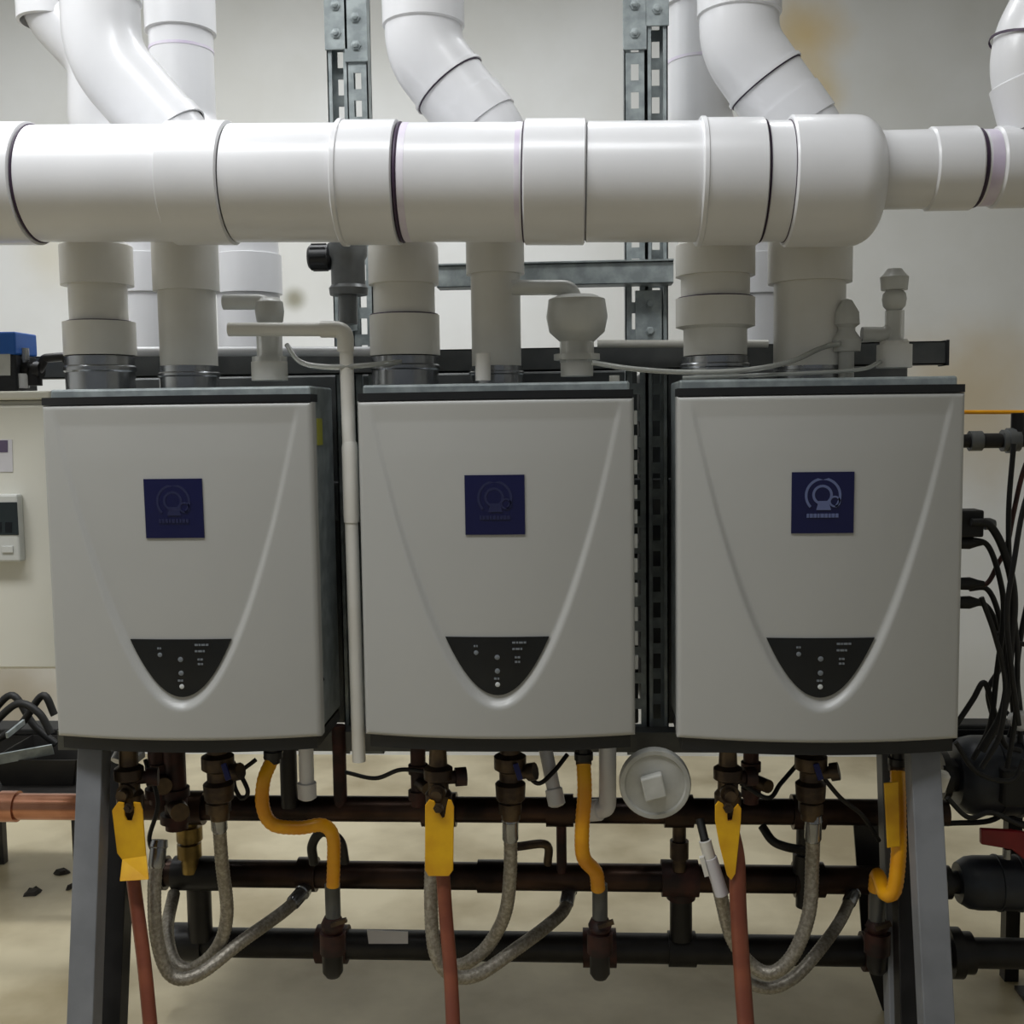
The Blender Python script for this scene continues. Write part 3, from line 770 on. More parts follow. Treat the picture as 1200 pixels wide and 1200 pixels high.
# ------------------------------------------------------------------ isolation valves with yellow handles
def px_poly(pts, Y, depth=0.004):
    return G().prism([Q(x, y, Y) for x, y in pts], (0, depth, 0))
HN = ('bent yellow lever', 'broad straight yellow lever', 'tapering yellow lever')
def lever_valve(i, px, body, handle, lip, pipe):
    Y = 0.06
    t = thing('lever_valve', ('dark bronze valve with ' + HN[i] + ' under the ' + WHO[i]), 'valve', Q(px, body[-1][0], Y), 'yellow lever valves under the heaters')
    part('valve_body', vlathe(px, Y, body, 16), 'bronze', t)
    part('bonnet', G().lathe(Q(px, 925, Y), (0, -1, 0), [(0, 0.016), (0.022, 0.016), (0.022, 0.010), (0.04, 0.010), (0.04, 0)], 12), 'bronze', t)
    part('side_outlet', G().lathe(Q(px, 912, Y), (1, 0.25, 0), [(0, 0.012), (0.03, 0.012), (0.03, 0.017), (0.05, 0.017), (0.05, 0)], 12), 'rediron', t)
    h = part('lever', px_poly(handle, 0.012), 'yhandle', t, 'yellow lever plate', bevel=0.0012)
    if lip:
        a = [Q(x, y, 0.012) for x, y in lip[:2]]; b = [Q(x, y, -0.012) for x, y in lip[2:]]
        part('lever_lip', G().prism([a[0], a[1], b[0], b[1]], (0, 0.004, 0.001)), 'yhandle', h, bevel=0.001)
    part('lever_nut', G().lathe(Q(px, 946, 0.012), (0, -1, 0), [(0, 0.009), (0.007, 0.009), (0.007, 0.005), (0.011, 0.005), (0.011, 0)], 6), 'bronze', h)
    return t
bodyp = [(975, 0), (975, 10), (955, 11), (950, 15), (930, 16), (925, 12), (915, 12), (912, 17), (900, 17), (896, 11), (876, 10), (876, 0)]
lever_valve(0, 152, bodyp, [(131, 950), (138, 940), (145, 941), (146, 956), (149, 962), (154, 962), (157, 952), (156, 940), (164, 941), (167, 950), (171, 1004), (143, 1008), (137, 1000)], [(143, 1007), (171, 1003), (174, 1031), (140, 1033)], None)
lever_valve(1, 514, bodyp, [(498, 944), (503, 937), (509, 939), (513, 950), (518, 959), (521, 958), (523, 946), (525, 937), (529, 938), (532, 946), (531, 1020), (526, 1027), (502, 1027), (498, 1020)], None, None)
lever_valve(2, 853, bodyp, [(838, 944), (842, 939), (847, 942), (852, 950), (853, 962), (858, 962), (860, 948), (865, 942), (869, 948), (868, 968), (862, 1024), (857, 1032), (852, 1026), (843, 990), (838, 962)], None, None)
# second valve on every heater (hose side) with a small blue tab
for i, (px, top) in enumerate(((256, 878), (598, 872), (950, 878))):
    Y = 0.10
    t = thing('isolation_valve', 'dark service valve feeding the braided hose of the ' + WHO[i], 'valve', Q(px, 955, Y), 'service valves over the braided hoses')
    part('valve_body', vlathe(px, Y, [(960, 0), (960, 11), (940, 12), (936, 17), (918, 18), (914, 13), (904, 13), (900, 19), (886, 19), (882, 12), (top, 12), (top, 0)], 16), 'bronze', t)
    part('union_nut', vlathe(px, Y, [(952, 0), (952, 15), (940, 15), (940, 0)], 6), 'bronze', t)
    part('side_port', G().lathe(Q(px, 908, Y), (1, -0.3, 0.25), [(0, 0.011), (0.035, 0.011), (0.035, 0.016), (0.05, 0.016), (0.05, 0)], 10), 'bronze', t)
    part('tab', G().bar(Q(px + 6, 895, Y - .03), Q(px + 12, 914, Y - .04), 0.010, 0.006), 'bluehandle', t, 'dark blue tab', bevel=0.001)

# ------------------------------------------------------------------ red-brown pipes dropping in front
for i, pp in enumerate((((156, 1026), (160, 1060), (168, 1120), (176, 1200)), ((519, 1024), (523, 1080), (528, 1140), (531, 1200)), ((863, 1004), (865, 1060), (869, 1130), (874, 1200)))):
    Ys = (0.035, 0.02, -0.01, -0.05)
    pts = [Q(x, y, yy) for (x, y), yy in zip(pp, Ys)]
    pts = [V((Q((152, 514, 853)[i], 960, .05)))] + pts
    e = pts[-1] + (pts[-1] - pts[-2]) * 0.8; pts.append(e); pts.append(V((e.x, e.y - .03, 0.004)))
    tubing(pts, 0.0125 if i < 2 else 0.0145, 'pex', 'dropping_pipe', 'red-brown pipe dropping from the ' + ('bent yellow lever', 'broad yellow lever', 'tapering yellow lever')[i] + ' to the floor', 'pipe', 'red-brown pipes under the lever valves', 14)

# ------------------------------------------------------------------ braided hoses
def hose(pts, r, label, ends=()):
    P = smooth_path(pts, 10)
    t = thing('braided_hose', label, 'hose', P[len(P) // 2], 'braided steel hoses under the heaters')
    # ribs of the steel braid
    R = resample(P, 0.0035)
    rr = [r * (1.0 + 0.035 * (-1) ** j) for j in range(len(R))]
    part('braid', G().tube(R, rr, 14), 'braid', t)
    for e in ends:
        a, b = (P[0], P[2]) if e == 0 else (P[-1], P[-3])
        d = (b - a).normalized()
        part('ferrule', G().lathe(a - d * 0.012, d, [(0, 0), (0, r * 1.2), (.012, r * 1.35), (.014, r * 1.2), (.045, r * 1.2), (.05, r * 1.02)], 14), 'steel', t, 'smooth steel ferrule')
    return t
Hr = 0.0125
hose([Q(256, 952, .10), Q(260, 1010, .11), Q(266, 1070, .12), Q(255, 1110, .125), Q(228, 1134, .13), Q(205, 1128, .135), Q(196, 1090, .20), Q(204, 1046, .31)], Hr, 'braided hose curving below the service valve of the first heater', (0,))
hose([Q(186, 992, .09), Q(181, 1040, .07), Q(184, 1100, .06), Q(200, 1142, .06), Q(232, 1142, .07), Q(285, 1102, .14), Q(335, 1066, .24), Q(354, 1046, .29)], Hr, 'braided hose sweeping from behind the bent lever up to the lower copper header', (0, 1))
hose([Q(598, 962, .10), Q(598, 1020, .10), Q(592, 1070, .11), Q(572, 1108, .12), Q(548, 1128, .12), Q(535, 1132, .125)], Hr, 'braided hose curving below the service valve of the middle heater', (0,))
hose([Q(506, 1000, .08), Q(505, 1060, .07), Q(510, 1115, .06), Q(528, 1142, .06), Q(560, 1142, .08), Q(605, 1112, .14), Q(640, 1086, .22), Q(661, 1066, .28), Q(667, 1044, .325)], Hr, 'braided hose sweeping from behind the broad lever up to the lower copper header', (1,))
hose([Q(953, 962, .10), Q(952, 1010, .10), Q(948, 1070, .09), Q(930, 1118, .08), Q(905, 1140, .08), Q(880, 1130, .09), Q(858, 1100, .08), Q(847, 1060, .07), Q(842, 1036, .06)], Hr, 'braided hose looping under the end heater from valve to tapering lever', (0,))
hose([Q(866, 1148, .12), Q(900, 1158, .115), Q(930, 1146, .12), Q(958, 1116, .15), Q(984, 1080, .23), Q(1000, 1046, .31)], Hr * .9, 'braided hose running up to the dark header by the far leg', (1,))
# pale clip connector by the tapering lever
t = thing('hose_clip', 'pale grey hose connector hanging beside the tapering yellow lever', 'connector', Q(835, 1045, .05))
part('sleeve', G().tube([Q(832, 1005, .05), Q(846, 1048, .05)], 0.0125, 14), 'paper', t)
part('clip', G().tube([Q(826, 985, .05), Q(833, 1010, .05)], 0.011, 8), 'pvc_old', t)
part('clip_ear', G().bar(Q(822, 1004, .045), Q(828, 1026, .045), 0.008, 0.01), 'pvc_old', t)
part('tail', G().tube([Q(820, 960, .07), Q(826, 985, .05)], 0.008, 8), 'rubber', t)

# ------------------------------------------------------------------ yellow gas connectors with gas cocks
def gas_line(pts, r, label, cock_px, cy, Y, ytop):
    P = resample(smooth_path(pts, 10), 0.0045)
    t = thing('gas_connector', label, 'gas connector', P[0], 'yellow gas connectors under the heaters')
    part('coated_tube', G().tube(P, [r * (1 + 0.035 * (-1) ** j) for j in range(len(P))], 16), 'yellow', t)
    part('flare_nut', G().lathe(P[0] + V((0, 0, .004)), P[0] - P[3], [(-.004, 0), (-.004, r * 1.25), (.022, r * 1.25), (.022, 0)], 6), 'bronze', t)
    c = thing('gas_cock', 'gas cock and drip leg below ' + label.split(' by ')[0] , 'valve', Q(cock_px, cy[-1], Y), 'gas cocks on the gas header')
    part('nipple', stack(cock_px, Y, [(cy[0], cy[1], 9)]), 'greyfit', c, 'dull grey nipple')
    part('cock_body', vlathe(cock_px, Y, [(cy[2], 0), (cy[2], 11), (cy[2] - 8, 14), (cy[1] + 8, 14), (cy[1], 10), (cy[1], 0)], 14), 'rediron', c)
    part('tee', stack(cock_px, Y, [(cy[3], cy[2], 15)]), 'rediron', c)
    part('branch', G().tube([Q(cock_px, (cy[2] + cy[3]) / 2, Y), Q(cock_px, (cy[2] + cy[3]) / 2, 0.35)], 0.016, 14), 'rediron', c)
    part('drip_cap', vlathe(cock_px, Y, [(cy[4], 0), (cy[4], 8), (cy[4] - 6, 12), (cy[3], 12), (cy[3], 0)], 14), 'iron', c)
    part('key', G().bar(Q(cock_px - 2, cy[1] + 10, Y - .03), Q(cock_px + 16, cy[1] + 4, Y - .03), .008, .008), 'bronze', c)
    return t
GR = 0.0125
gas_line([Q(318, 892, .10), Q(309, 915, .08), Q(308, 945, .07), Q(320, 966, .07), Q(350, 970, .08), Q(378, 967, .10), Q(390, 980, .12), Q(391, 1012, .13), Q(390, 1040, .13)], GR, 'yellow gas connector with a long sideways bend by the first heater', 390, (1036, 1074, 1092, 1116, 1144), 0.15, 0)
gas_line([Q(684, 896, .10), Q(685, 930, .08), Q(682, 975, .07), Q(684, 1005, .08), Q(698, 1022, .11), Q(701, 1042, .13)], GR * 1.05, 'nearly straight yellow gas connector by the round grey plug', 703, (1036, 1076, 1092, 1116, 1146), 0.15, 0)
g3 = gas_line([Q(1052, 904, .10), Q(1053, 950, .07), Q(1053, 1000, .05), Q(1048, 1042, .05), Q(1038, 1048, .06), Q(1032, 1034, .09), Q(1028, 1026, .11), Q(1026, 1044, .12)], GR * 1.05, 'yellow gas connector with a hanging yellow tag by the far grey leg', 1028, (1042, 1078, 1092, 1116, 1140), 0.14, 0)
part('tag', px_poly([(1036, 918), (1053, 916), (1055, 992), (1040, 994)], 0.035, 0.004), 'yhandle', g3, 'flat yellow tag', bevel=0.001)
for i, (px, py) in enumerate(((320, 882), (684, 884), (1052, 890))):
    solo('gas_stub', stack(px, .10, [(py - 14, py + 12, 8), (py - 2, py + 6, 11)]), 'iron', 'black gas stub under the ' + WHO[i], 'pipe', 'gas stubs above the yellow connectors')

# ------------------------------------------------------------------ white condensate elbows, round plug
def cond(pts, r, label, capr=1.25):
    P = fillet([Q(x, y, yy) for x, y, yy in pts], 0.018)
    t = thing('drain_elbow', label, 'pipe fitting', P[0], 'white drain fittings under the heaters')
    part('pipe', G().tube(P, r, 16), 'pvc', t)
    d = (P[-2] - P[-1]).normalized()
    part('cap', G().lathe(P[-1] - d * .004, d, [(-.006, 0), (-.004, r * .8), (0, r * capr), (.028, r * capr), (.030, r)], 18), 'pvc', t)
cond([(358, 862, .12), (360, 932, .12)], 0.014, 'white drain stub under the first heater beside the yellow gas bend')
cond([(712, 862, .12), (712, 948, .12), (690, 950, .14)], 0.016, 'white drain bend squeezed between the yellow gas line and the round plug')
cond([(636, 862, .16), (652, 940, .13)], 0.013, 'white drain stub slanting under the middle heater')
cond([(1084, 880, .13), (1084, 932, .12)], 0.013, 'white drain stub behind the far grey leg')
solo('drain_elbow', G().tube([Q(140, 884, .1), Q(136, 892, .09)], 0.011, 12), 'pvc', 'tiny white fitting at the inner corner of the leg by the cabinet', 'pipe fitting')
c = Q(768, 920, 0.05); k = S(768, 920, .05)
t = thing('cleanout_plug', 'round grey plastic plug with a raised square, below the middle and end heaters', 'plug', c + V((0, .1, -.06)))
R = 42 * k
part('disc', G().lathe(c + V((0, .02, 0)), (0, -1, 0), [(0, R * .94), (0, R), (.016, R), (.02, R * .97), (.02, R * .86), (.016, R * .82), (.017, 0)], 40), 'greyplug', t)
sq = []
for a in range(4):
    an = math.radians(45 + 90 * a + 14); sq.append(c + V((math.cos(an) * 18 * k - .004, 0.003, math.sin(an) * 20 * k)))
part('square_boss', G().prism(sq, (0, -0.022, 0)), 'greyplug', t, bevel=0.003)
part('pipe', G().lathe(c + V((0, .021, 0)), (0, 1, 0), [(0, R * .80), (.035, R * .80), (.035, R * .5), (.08, R * .5), (.08, 0)], 32), 'pvc_old', t)

q_ = c + V((0, .10, 0))
part('branch', G().tube(fillet([q_, q_ + V((0, .06, 0)), V((c.x, .30, Z1 + .01))], .03), .012, 12), 'rediron', t)
# ------------------------------------------------------------------ wires under the heaters
wires = [
    ([(268, 884, .14), (290, 925, .12), (282, 935, .12), (275, 912, .13), (300, 890, .14)], 'black wire looping beside the service valve of the first heater'),
    ([(405, 905, .2), (440, 912, .18), (470, 902, .16), (505, 905, .14)], 'black wire strung between the first and middle heaters'),
    ([(612, 900, .12), (630, 918, .1), (648, 905, .12), (665, 884, .14)], 'black wire hanging beside the service valve of the middle heater'),
    ([(868, 918, .12), (900, 935, .12), (915, 918, .14), (935, 895, .16)], 'black wire crossing beside the tapering lever'),
    ([(960, 905, .12), (985, 935, .12), (1010, 955, .14), (1030, 985, .18)], 'black wire trailing from the end heater to the far leg'),
    ([(170, 890, .12), (185, 940, .1), (175, 985, .1), (190, 1010, .14)], 'black wire hanging behind the bent lever')]
for pts, lb in wires:
    tubing([Q(*p) for p in pts], 0.0042, 'rubber', 'wire', lb, 'wire', 'black wires under the heaters', 8)
# dark service tees that fill the shade beside the first lever
for px, py, hw, lb in ((186, 905, 12, 'dark bronze tee beside the bent lever valve'), (205, 935, 13, 'dark bronze tee above the stubby brass riser'), (490, 908, 9, 'dark bronze tee beside the broad lever valve'), (880, 905, 9, 'dark bronze tee beside the tapering lever valve')):
    Y = 0.2
    t = thing('pipe_tee', lb, 'pipe fitting', Q(px, py + 30, Y), 'dark tees under the heaters')
    part('run', stack(px, Y, [(855, py + 36, hw), (py - 12, py - 2, hw * 1.3), (py + 18, py + 28, hw * 1.3)]), 'rediron', t)
    part('branch', G().lathe(Q(px, py + 8, Y), (0.6, -1, 0), [(0, hw * .0014), (.05, hw * .0014), (.05, 0)], 12), 'bronze', t)

# ------------------------------------------------------------------ cream cabinet and things at that end
CY = 0.10
a = Q(-75, 474, CY); b = Q(61, 786, CY)
xr = Q(52, 600, CY).x + 0.02
cab = thing('cream_cabinet', 'cream-white metal cabinet standing beside the first heater', 'cabinet', ((a.x + xr) / 2, CY, b.z))
part('body', G().box((a.x, CY + 0.012, b.z), (xr, CY + 0.189, a.z + .006)), 'cab', cab, bevel=0.006)
part('door', G().box((a.x + .004, CY, b.z + .004), (xr - .002, CY + 0.0118, a.z - .004)), 'cab', cab, bevel=0.004)
part('top_lid', G().box((a.x - .006, CY - .004, a.z + .0062), (xr + .004, CY + .189, a.z + .022)), 'cab', cab, bevel=0.004)
st = part('sticker', px_poly([(-40, 515), (14, 515), (15, 553), (-40, 553)], CY - .0012, .001), 'paper', cab, 'pale paper label')
part('sticker_print', px_poly([(-40, 516), (9, 516), (9, 530), (-40, 530)], CY - .0018, .0005), 'violet', st, 'violet printed block')
t = thing('thermostat', 'white thermostat with a dark screen on the cream cabinet', 'thermostat', Q(0, 620, CY))
A_, B_ = Q(-52, 579, CY), Q(31, 657, CY)
part('case', G().box((A_.x, CY - .022, B_.z), (B_.x, CY - .0005, A_.z)), 'stat', t, bevel=0.004)
A_, B_ = Q(-44, 589, CY - .022), Q(22, 627, CY - .022)
sc_ = part('screen', G().box((A_.x, CY - .0232, B_.z), (B_.x, CY - .021, A_.z)), 'lcd', t, 'dark grey display', bevel=0.0008)
for r_, (p0, p1) in enumerate(((-30, -12), (-6, 2), (6, 14))):
    part('digit', px_poly([(p0, 612), (p1, 612), (p1, 624), (p0, 624)], CY - .0236, .0003), 'glassblack', sc_)
for p0 in (-34, -16, 2):
    g = px_poly([(p0, 640), (p0 + 13, 640), (p0 + 13, 648), (p0, 648)], CY - .0245, .003)
    part('button', g, 'stat', t, bevel=0.001)
# gauge / controller on the cabinet with black fittings
GY = 0.14
A_, B_ = Q(-60, 390, GY), Q(20, 455, GY)
zt = a.z + .022
t = thing('flow_switch', 'dark control box with a blue lid standing on the cream cabinet', 'controller', ((A_.x + B_.x) / 2, GY + .04, zt))
hz = A_.z - zt
part('case', G().box((A_.x, GY, zt), (B_.x, GY + .08, zt + hz * .62)), 'black', t, bevel=.003)
part('lid', G().box((A_.x - .002, GY - .002, zt + hz * .62), (B_.x + .002, GY + .082, zt + hz)), 'blue', t, 'blue lid', bevel=.003)
part('window', px_poly([(-30, 412), (12, 412), (12, 440), (-30, 440)], GY - .0012, .001), 'greyplug', t, 'grey scale window')
t = thing('fitting_run', 'black pipe fittings with a small ball valve between the control box and the first heater', 'pipe', Q(50, 440, GY + .03))
part('pipe', G().tube(fillet([Q(20, 434, GY + .03), Q(46, 434, GY + .03), Q(52, 420, GY + .03), Q(76, 418, GY + .03), Q(84, 432, GY + .03), Q(98, 440, GY + .03)], .008), .0085, 12), 'iron', t)
part('valve_body', G().lathe(Q(28, 434, GY + .03), (1, 0, 0), [(0, .01), (0, .016), (.014, .017), (.014, .012), (.022, .012), (.022, .0165), (.034, .0165), (.034, 0)], 12), 'iron', t)
part('valve_knob', stack(28, GY + .03, [(408, 422, 6), (420, 428, 4)]), 'steel', t, 'small steel knob')
part('drop', stack(40, GY + .03, [(434, 452, 9)]), 'iron', t)
solo('cabinet_tee', stack(26, GY + .02, [(438, 455, 8)]), 'pvc', 'tiny white socket on the cabinet lid by the black fittings', 'pipe fitting')

# junk on a low shelf at that end
by = 0.95
shz = Q(0, 905, by).z
t = thing('low_shelf', 'low dark shelf with clutter behind the grey leg by the cabinet', 'shelf', Q(-40, 905, by))
A_, B_ = Q(-110, 905, by - .2), Q(96, 905, by - .2)
part('board', G().box((A_.x, by - .2, shz - .02), (B_.x, by + .2, shz)), 'bag', t, bevel=.003)
for xx in (A_.x + .03, B_.x - .03):
    for yy in (by - .17, by + .17): part('leg', G().box((xx - .012, yy - .012, 0), (xx + .012, yy + .012, shz - .02)), 'iron', t)
def tray(x0, x1, y0, y1, label, m='bag', Y0=by - .12, Y1=by + .1, name='tray'):
    a, b = Q(x0, y1, Y0), Q(x1, y0, Y0)
    z0 = shz + .0005
    h = max(.02, b.z - a.z)
    t = thing(name, label, 'tray', ((a.x + b.x) / 2, (Y0 + Y1) / 2, z0))
    fl = .018
    o = [V((a.x + fl, Y0 + fl, z0)), V((b.x - fl, Y0 + fl, z0)), V((b.x - fl, Y1 - fl, z0)), V((a.x + fl, Y1 - fl, z0))]
    u = [V((a.x, Y0, z0 + h)), V((b.x, Y0, z0 + h)), V((b.x, Y1, z0 + h)), V((a.x, Y1, z0 + h))]
    part('bottom', G().prism(o, (0, 0, .003)), m, t)
    for i in range(4):
        j = (i + 1) % 4
        c_ = (o[0] + o[2]) / 2; 
        n = ((o[i] + o[j]) / 2 - c_); n.z = 0; n = n.normalized() * .003
        part('side', G().prism([o[i], o[j], u[j], u[i]], n), m, t)
    return t
tray(-10, 88, 868, 900, 'dark shallow tray on the low shelf')
for i, pts in enumerate((((-10, 850), (20, 825), (45, 835), (60, 860)), ((-5, 868), (25, 848), (50, 815), (64, 838)), ((-10, 835), (15, 815), (40, 850), (66, 872)))):
    Yc = by - .04 + .04 * i
    tubing([Q(x, y, Yc) for x, y in pts], .010, 'rubber', 'cable', ('black cable arched highest over the low shelf', 'black cable crossing the low shelf clutter', 'black cable drooping into the shallow tray')[i], 'cable', 'black cables piled over the low shelf', 10)
g = G().bar(Q(8, 862, by - .13), Q(28, 846, by - .05), .006, .014)
solo('pale_strip', g, 'galv', 'short bright metal strip lying in the shelf clutter', 'strip')
t = thing('tool_box', 'low dark box on the shelf under the cream cabinet', 'box', Q(20, 868, by + .12))
A_, B_ = Q(-60, 868, by + .11), Q(64, 815, by + .11)
part('case', G().box((A_.x, by + .11, shz), (B_.x, by + .19, shz + .07)), 'bag', t, bevel=.004)
part('lid', G().box((A_.x - .004, by + .105, shz + .0705), (B_.x + .004, by + .195, shz + .088)), 'rubber', t, bevel=.004)
for px, py, sxx, syy, lb in ((38, 1046, .028, .016, 'larger dark crumb of debris on the bright floor'), (72, 1023, .026, .010, 'flat dark flake of debris on the floor'), (82, 1041, .010, .008, 'tiny dark crumb of debris next to the grey leg')):
    p = QF(px, py); g = G()
    n = 9; ring = [V((p.x + math.cos(2 * math.pi * i / n) * sxx * random.uniform(.7, 1.1), p.y + math.sin(2 * math.pi * i / n) * syy * 2 * random.uniform(.7, 1.1), 0.0006)) for i in range(n)]
    top = [V((q.x * .6 + p.x * .4, q.y * .6 + p.y * .4, random.uniform(.006, .012))) for q in ring]
    g.add(ring + top, [tuple(range(n))[::-1], tuple(range(n, 2 * n))] + [(i, (i + 1) % n, (i + 1) % n + n, i + n) for i in range(n)], False)
    solo('debris', g, 'debris', lb, 'debris', 'dark debris on the floor', origin=(p.x, p.y, 0))

# ------------------------------------------------------------------ things beyond the end heater
EY = 0.40
a = Q(1120, 517, EY); b = Q(1300, 517, EY); k = S(1160, 517, EY)
t = thing('threaded_union', 'grey and black threaded pipe union sticking out beside the end heater', 'pipe fitting', a)
part('pipe', G().tube([a, V((b.x, EY, a.z))], 8 * k, 16), 'iron', t)
for p0, p1, h, mm in ((1136, 1150, 12, 'greyfit'), (1152, 1172, 9, 'iron'), (1174, 1194, 13, 'greyfit'), (1180, 1188, 15, 'greyfit')):
    A_, B_ = Q(p0, 517, EY), Q(p1, 517, EY)
    part('collar', G().lathe((A_.x, EY, a.z), (1, 0, 0), [(0, 0), (0, h * k), (B_.x - A_.x, h * k), (B_.x - A_.x, 0)], 14), mm, t)
part('tee_stub', stack(1193, EY, [(484, 512, 8)]), 'iron', t)
a = Q(1100, 483, .55); b = Q(1290, 483, .55)
solo('gas_tube', G().tube([a, b], .0045, 10), 'yellow', 'thin yellow tube running level along the wall beyond the end heater', 'pipe')
# plugs and cables
CX = [
    ([(1138, 612), (1160, 616), (1178, 650), (1188, 700), (1184, 760), (1176, 830), (1150, 880)], .0078, 'thickest black cable, arching from the black plug box'),
    ([(1138, 632), (1158, 640), (1172, 680), (1176, 720), (1168, 790), (1160, 850), (1140, 890)], .0055, 'black cable leaving just under the black plug box'),
    ([(1136, 682), (1156, 684), (1170, 660), (1180, 640), (1188, 600), (1200, 550), (1222, 500)], .0048, 'dark red-brown cable rising past the black plug box'),
    ([(1136, 690), (1156, 690), (1168, 712), (1176, 750), (1184, 800), (1190, 860)], .0055, 'black cable from the upper of the two lone plugs'),
    ([(1136, 708), (1156, 710), (1170, 740), (1172, 780), (1158, 810), (1166, 850)], .0055, 'black cable from the lowest plug'),
    ([(1188, 520), (1182, 600), (1184, 680), (1192, 760), (1190, 840), (1180, 900)], .005, 'black cable hanging straight down from the threaded union'),
    ([(1120, 850), (1140, 820), (1152, 800), (1160, 815), (1176, 870), (1196, 880)], .0055, 'black cable knotted above the dark pump'),
    ([(1240, 760), (1200, 755), (1180, 748), (1168, 742)], .005, 'short black cable reaching sideways into the cable bundle'),
    ([(1230, 640), (1206, 700), (1192, 780), (1196, 850), (1188, 930), (1165, 960), (1110, 965)], .0055, 'black cable draped across the dark pump housing'),
    ([(1176, 830), (1186, 850), (1170, 900), (1168, 950), (1200, 965)], .0045, 'grey-black wire dropping in front of the pump housing')]
for i, (pp, r, lb) in enumerate(CX):
    tubing([Q(x, y, EY - .08 + .025 * (i % 5)) for x, y in pp], r, 'rubber' if i != 2 else 'rediron', 'cable', lb, 'cable', 'black cables hanging beside the end heater', 10)
for i, (py, lb) in enumerate(((612, None), (636, 'small black plug just below the plug box'), (684, 'upper black plug on the heater side'), (706, 'lowest black plug on the heater side'))):
    if i == 0:
        t = thing('plug_box', 'square black plug box on the side of the end heater', 'plug', Q(1140, 616, EY - .05))
        A_, B_ = Q(1116, 630, EY - .07), Q(1154, 598, EY - .07)
        part('case', G().box((A_.x, EY - .07, A_.z), (B_.x, EY - .02, B_.z)), 'rubber', t, bevel=.004)
        part('boss', G().lathe(Q(1154, 614, EY - .045), (1, 0, 0), [(0, .012), (.01, .012), (.02, .008), (.02, 0)], 12), 'greyfit', t)
    else:
        c = Q(1118, py, EY - .05)
        solo('cable_plug', G().lathe(c, (1, 0, 0), [(0, 0), (0, .012), (.03, .013), (.045, .008), (.058, .005), (.058, 0)], 12), 'rubber', lb, 'plug', 'small black plugs on the end heater')
# supporting bracket for those plugs: the end panel of the rack
A_ = Q(1116, 600, EY - .05)
# pumps
def pump(name, label, px0, px1, py, Y, hw, m, box=False):
    a = Q(px0, py, Y); b = Q(px1, py, Y); k = S(px0, py, Y); L = b.x - a.x
    t = thing(name, label, 'pump', ((a.x + b.x) / 2, Y, a.z - hw * k))
    part('motor', G().lathe(a, (1, 0, 0), [(0, 0), (0, hw * k * .75), (L * .06, hw * k * .95), (L * .12, hw * k), (L * .85, hw * k), (L, hw * k * .85), (L, 0)], 28), m, t)
    part('flange', G().lathe(a - V((.03, 0, 0)), (1, 0, 0), [(0, 0), (0, hw * k * .62), (.014, hw * k * .62), (.014, hw * k * .42), (.03, hw * k * .42), (.03, 0)], 20), 'iron', t)
    for j in range(6):
        an = j * math.pi / 3 + .4
        part('flange_bolt', G().lathe(a + V((-.034, math.cos(an) * hw * k * .52, math.sin(an) * hw * k * .52)), (1, 0, 0), [(0, 0), (0, .005), (.008, .005), (.008, 0)], 6), 'iron', t)
    for j in range(4):
        x = a.x + L * (.25 + .14 * j)
        part('fin', G().lathe((x, Y, a.z), (1, 0, 0), [(0, hw * k), (.001, hw * k * 1.05), (.005, hw * k * 1.05), (.006, hw * k)], 28), m, t)
    if box: part('wiring_box', G().box((a.x + L * .2, Y - hw * k * 1.25, a.z - hw * k * .4), (a.x + L * .6, Y - hw * k * .8, a.z + hw * k * .5)), 'rubber', t, bevel=.005)
    return t
pump('circulator_pump', 'dark pump above the red lever, half lost among the cables', 1118, 1300, 908, EY + .02, 46, 'pump', True)
pump('circulator_pump', 'blue-black pump under the red lever beside the far grey leg', 1122, 1300, 1034, EY - .02, 31, 'pump')
pp = Q(1140, 1034, EY - .02)
for px, dz in ((1250, 0),):
    x = Q(px, 1034, EY).x
    t = thing('pump_stand', 'steel post carrying the two dark pumps beyond the far leg', 'stand', (x, EY, 0))
    z1 = Q(1200, 1034, EY - .02).z - .045
    part('post', G().box((x - .02, EY + .03, 0.008), (x + .02, EY + .06, z1 + .03)), 'iron', t, bevel=.002)
    part('foot_plate', G().box((x - .06, EY - .02, 0), (x + .06, EY + .10, .008)), 'iron', t)
    z2 = Q(1200, 960, EY).z; zq = Q(1200, 1003, EY).z
    part('upper_post', G().box((x - .015, EY - .03, zq), (x + .015, EY, z2)), 'iron', t)
t = thing('red_lever_valve', 'valve with a red coated lever above the blue-black pump', 'valve', Q(1195, 1004, EY - .06))
part('lever', G().prism([Q(1150, 972, EY - .07), Q(1188, 974, EY - .07), Q(1260, 984, EY - .07), Q(1260, 1006, EY - .07), Q(1206, 1012, EY - .07), Q(1186, 996, EY - .07), Q(1150, 990, EY - .07)], (0, .014, 0)), 'red', t, 'red coated lever', bevel=.003)
part('stem', G().lathe(Q(1180, 1006, EY - .06), (0, 0, 1), [(0, .008), (.02, .008), (.022, .005), (.03, .005), (.03, 0)], 12), 'steel', t, 'small steel stem')
solo('white_cap', G().lathe(Q(1192, 842, EY), (0, -1, 0), [(0, 0), (0, .02), (.02, .021), (.026, .014), (.026, 0)], 16), 'pvc', 'small bright white cap among the cables above the dark pump', 'cap')
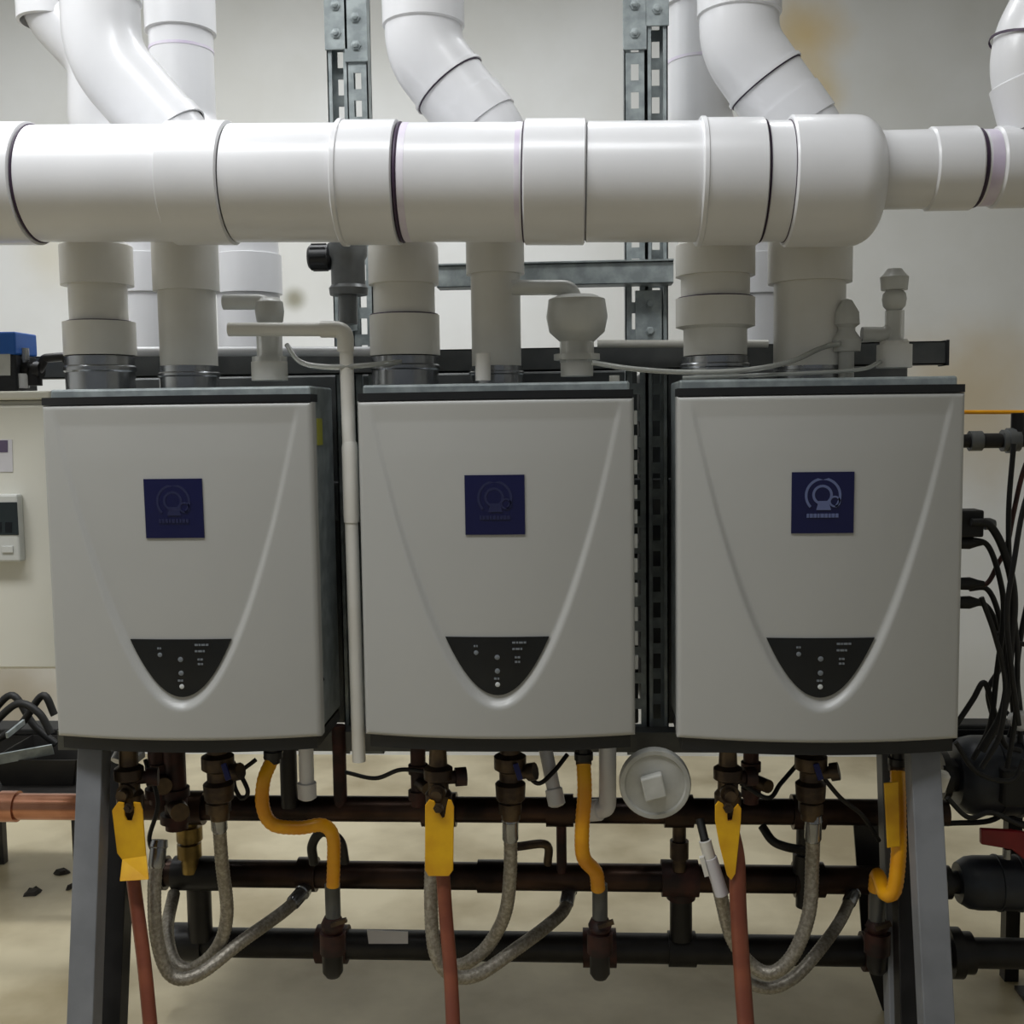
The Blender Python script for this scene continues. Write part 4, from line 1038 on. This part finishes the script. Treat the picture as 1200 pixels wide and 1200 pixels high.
solo('white_cap', G().lathe(Q(1100, 925, EY - .25), (0.2, -.2, 1), [(0, 0), (0, .012), (.03, .013), (.036, .008), (.036, 0)], 14), 'pvc_old', 'small cream cap tucked behind the far grey leg', 'cap')

t = thing('junction_box', 'flat black junction box behind the cables, just above the dark pump', 'box', Q(1150, 872, EY + .12))
A_, B_ = Q(1095, 905, EY + .12), Q(1215, 850, EY + .12)
part('case', G().box((A_.x, EY + .12, A_.z), (B_.x, EY + .18, B_.z)), 'rubber', t, bevel=.006)
part('cover', G().box((A_.x + .008, EY + .114, A_.z + .008), (B_.x - .008, EY + .1198, B_.z - .008)), 'black', t, bevel=.002)
part('mast', G().box((B_.x - .05, EY + .13, 0), (B_.x - .02, EY + .16, A_.z)), 'iron', t)
for pts, lb in (([(1120, 870), (1145, 905), (1185, 915), (1200, 890)], 'black cable looped low across the front of the upper pump'),
                ([(1110, 935), (1135, 958), (1160, 952), (1185, 962), (1215, 975)], 'black cable sagging between the two dark pumps'),
                ([(1150, 700), (1166, 745), (1178, 800), (1172, 860), (1150, 900)], 'black cable running down the middle of the bundle to the pump'),
                ([(1240, 520), (1204, 580), (1188, 660), (1180, 720), (1186, 790), (1194, 850)], 'black cable on the far edge of the hanging bundle')):
    tubing([Q(x, y, EY - .11) for x, y in pts], .005, 'rubber', 'cable', lb, 'cable', 'black cables hanging beside the end heater', 10)

solo('flat_bar', G().bar(Q(-20, 893, by - .15), Q(62, 878, by - .10), .004, .03), 'galv', 'pale flat bar lying across the shallow tray on the shelf', 'bar')

# slotted wiring duct in the gap between the middle and end heaters
t = thing('wiring_duct', 'narrow slotted grey wiring duct along the edge of the middle heater', 'wiring duct', Q(741, 780, .2))
A_, B_ = Q(741, 786, .05), Q(741, 462, .05)
kx = S(741, 620, .05)
part('back', G().box((A_.x - 0.6 * kx, .05, A_.z), (A_.x + 1.0 * kx, .334, B_.z)), 'cover', t)
z = A_.z + .004
while z + .024 < B_.z:
    part('finger', G().box((A_.x + 1.0 * kx, .044, z), (A_.x + 6.5 * kx, .052, z + .0235)), 'stat', t)
    z += .0425
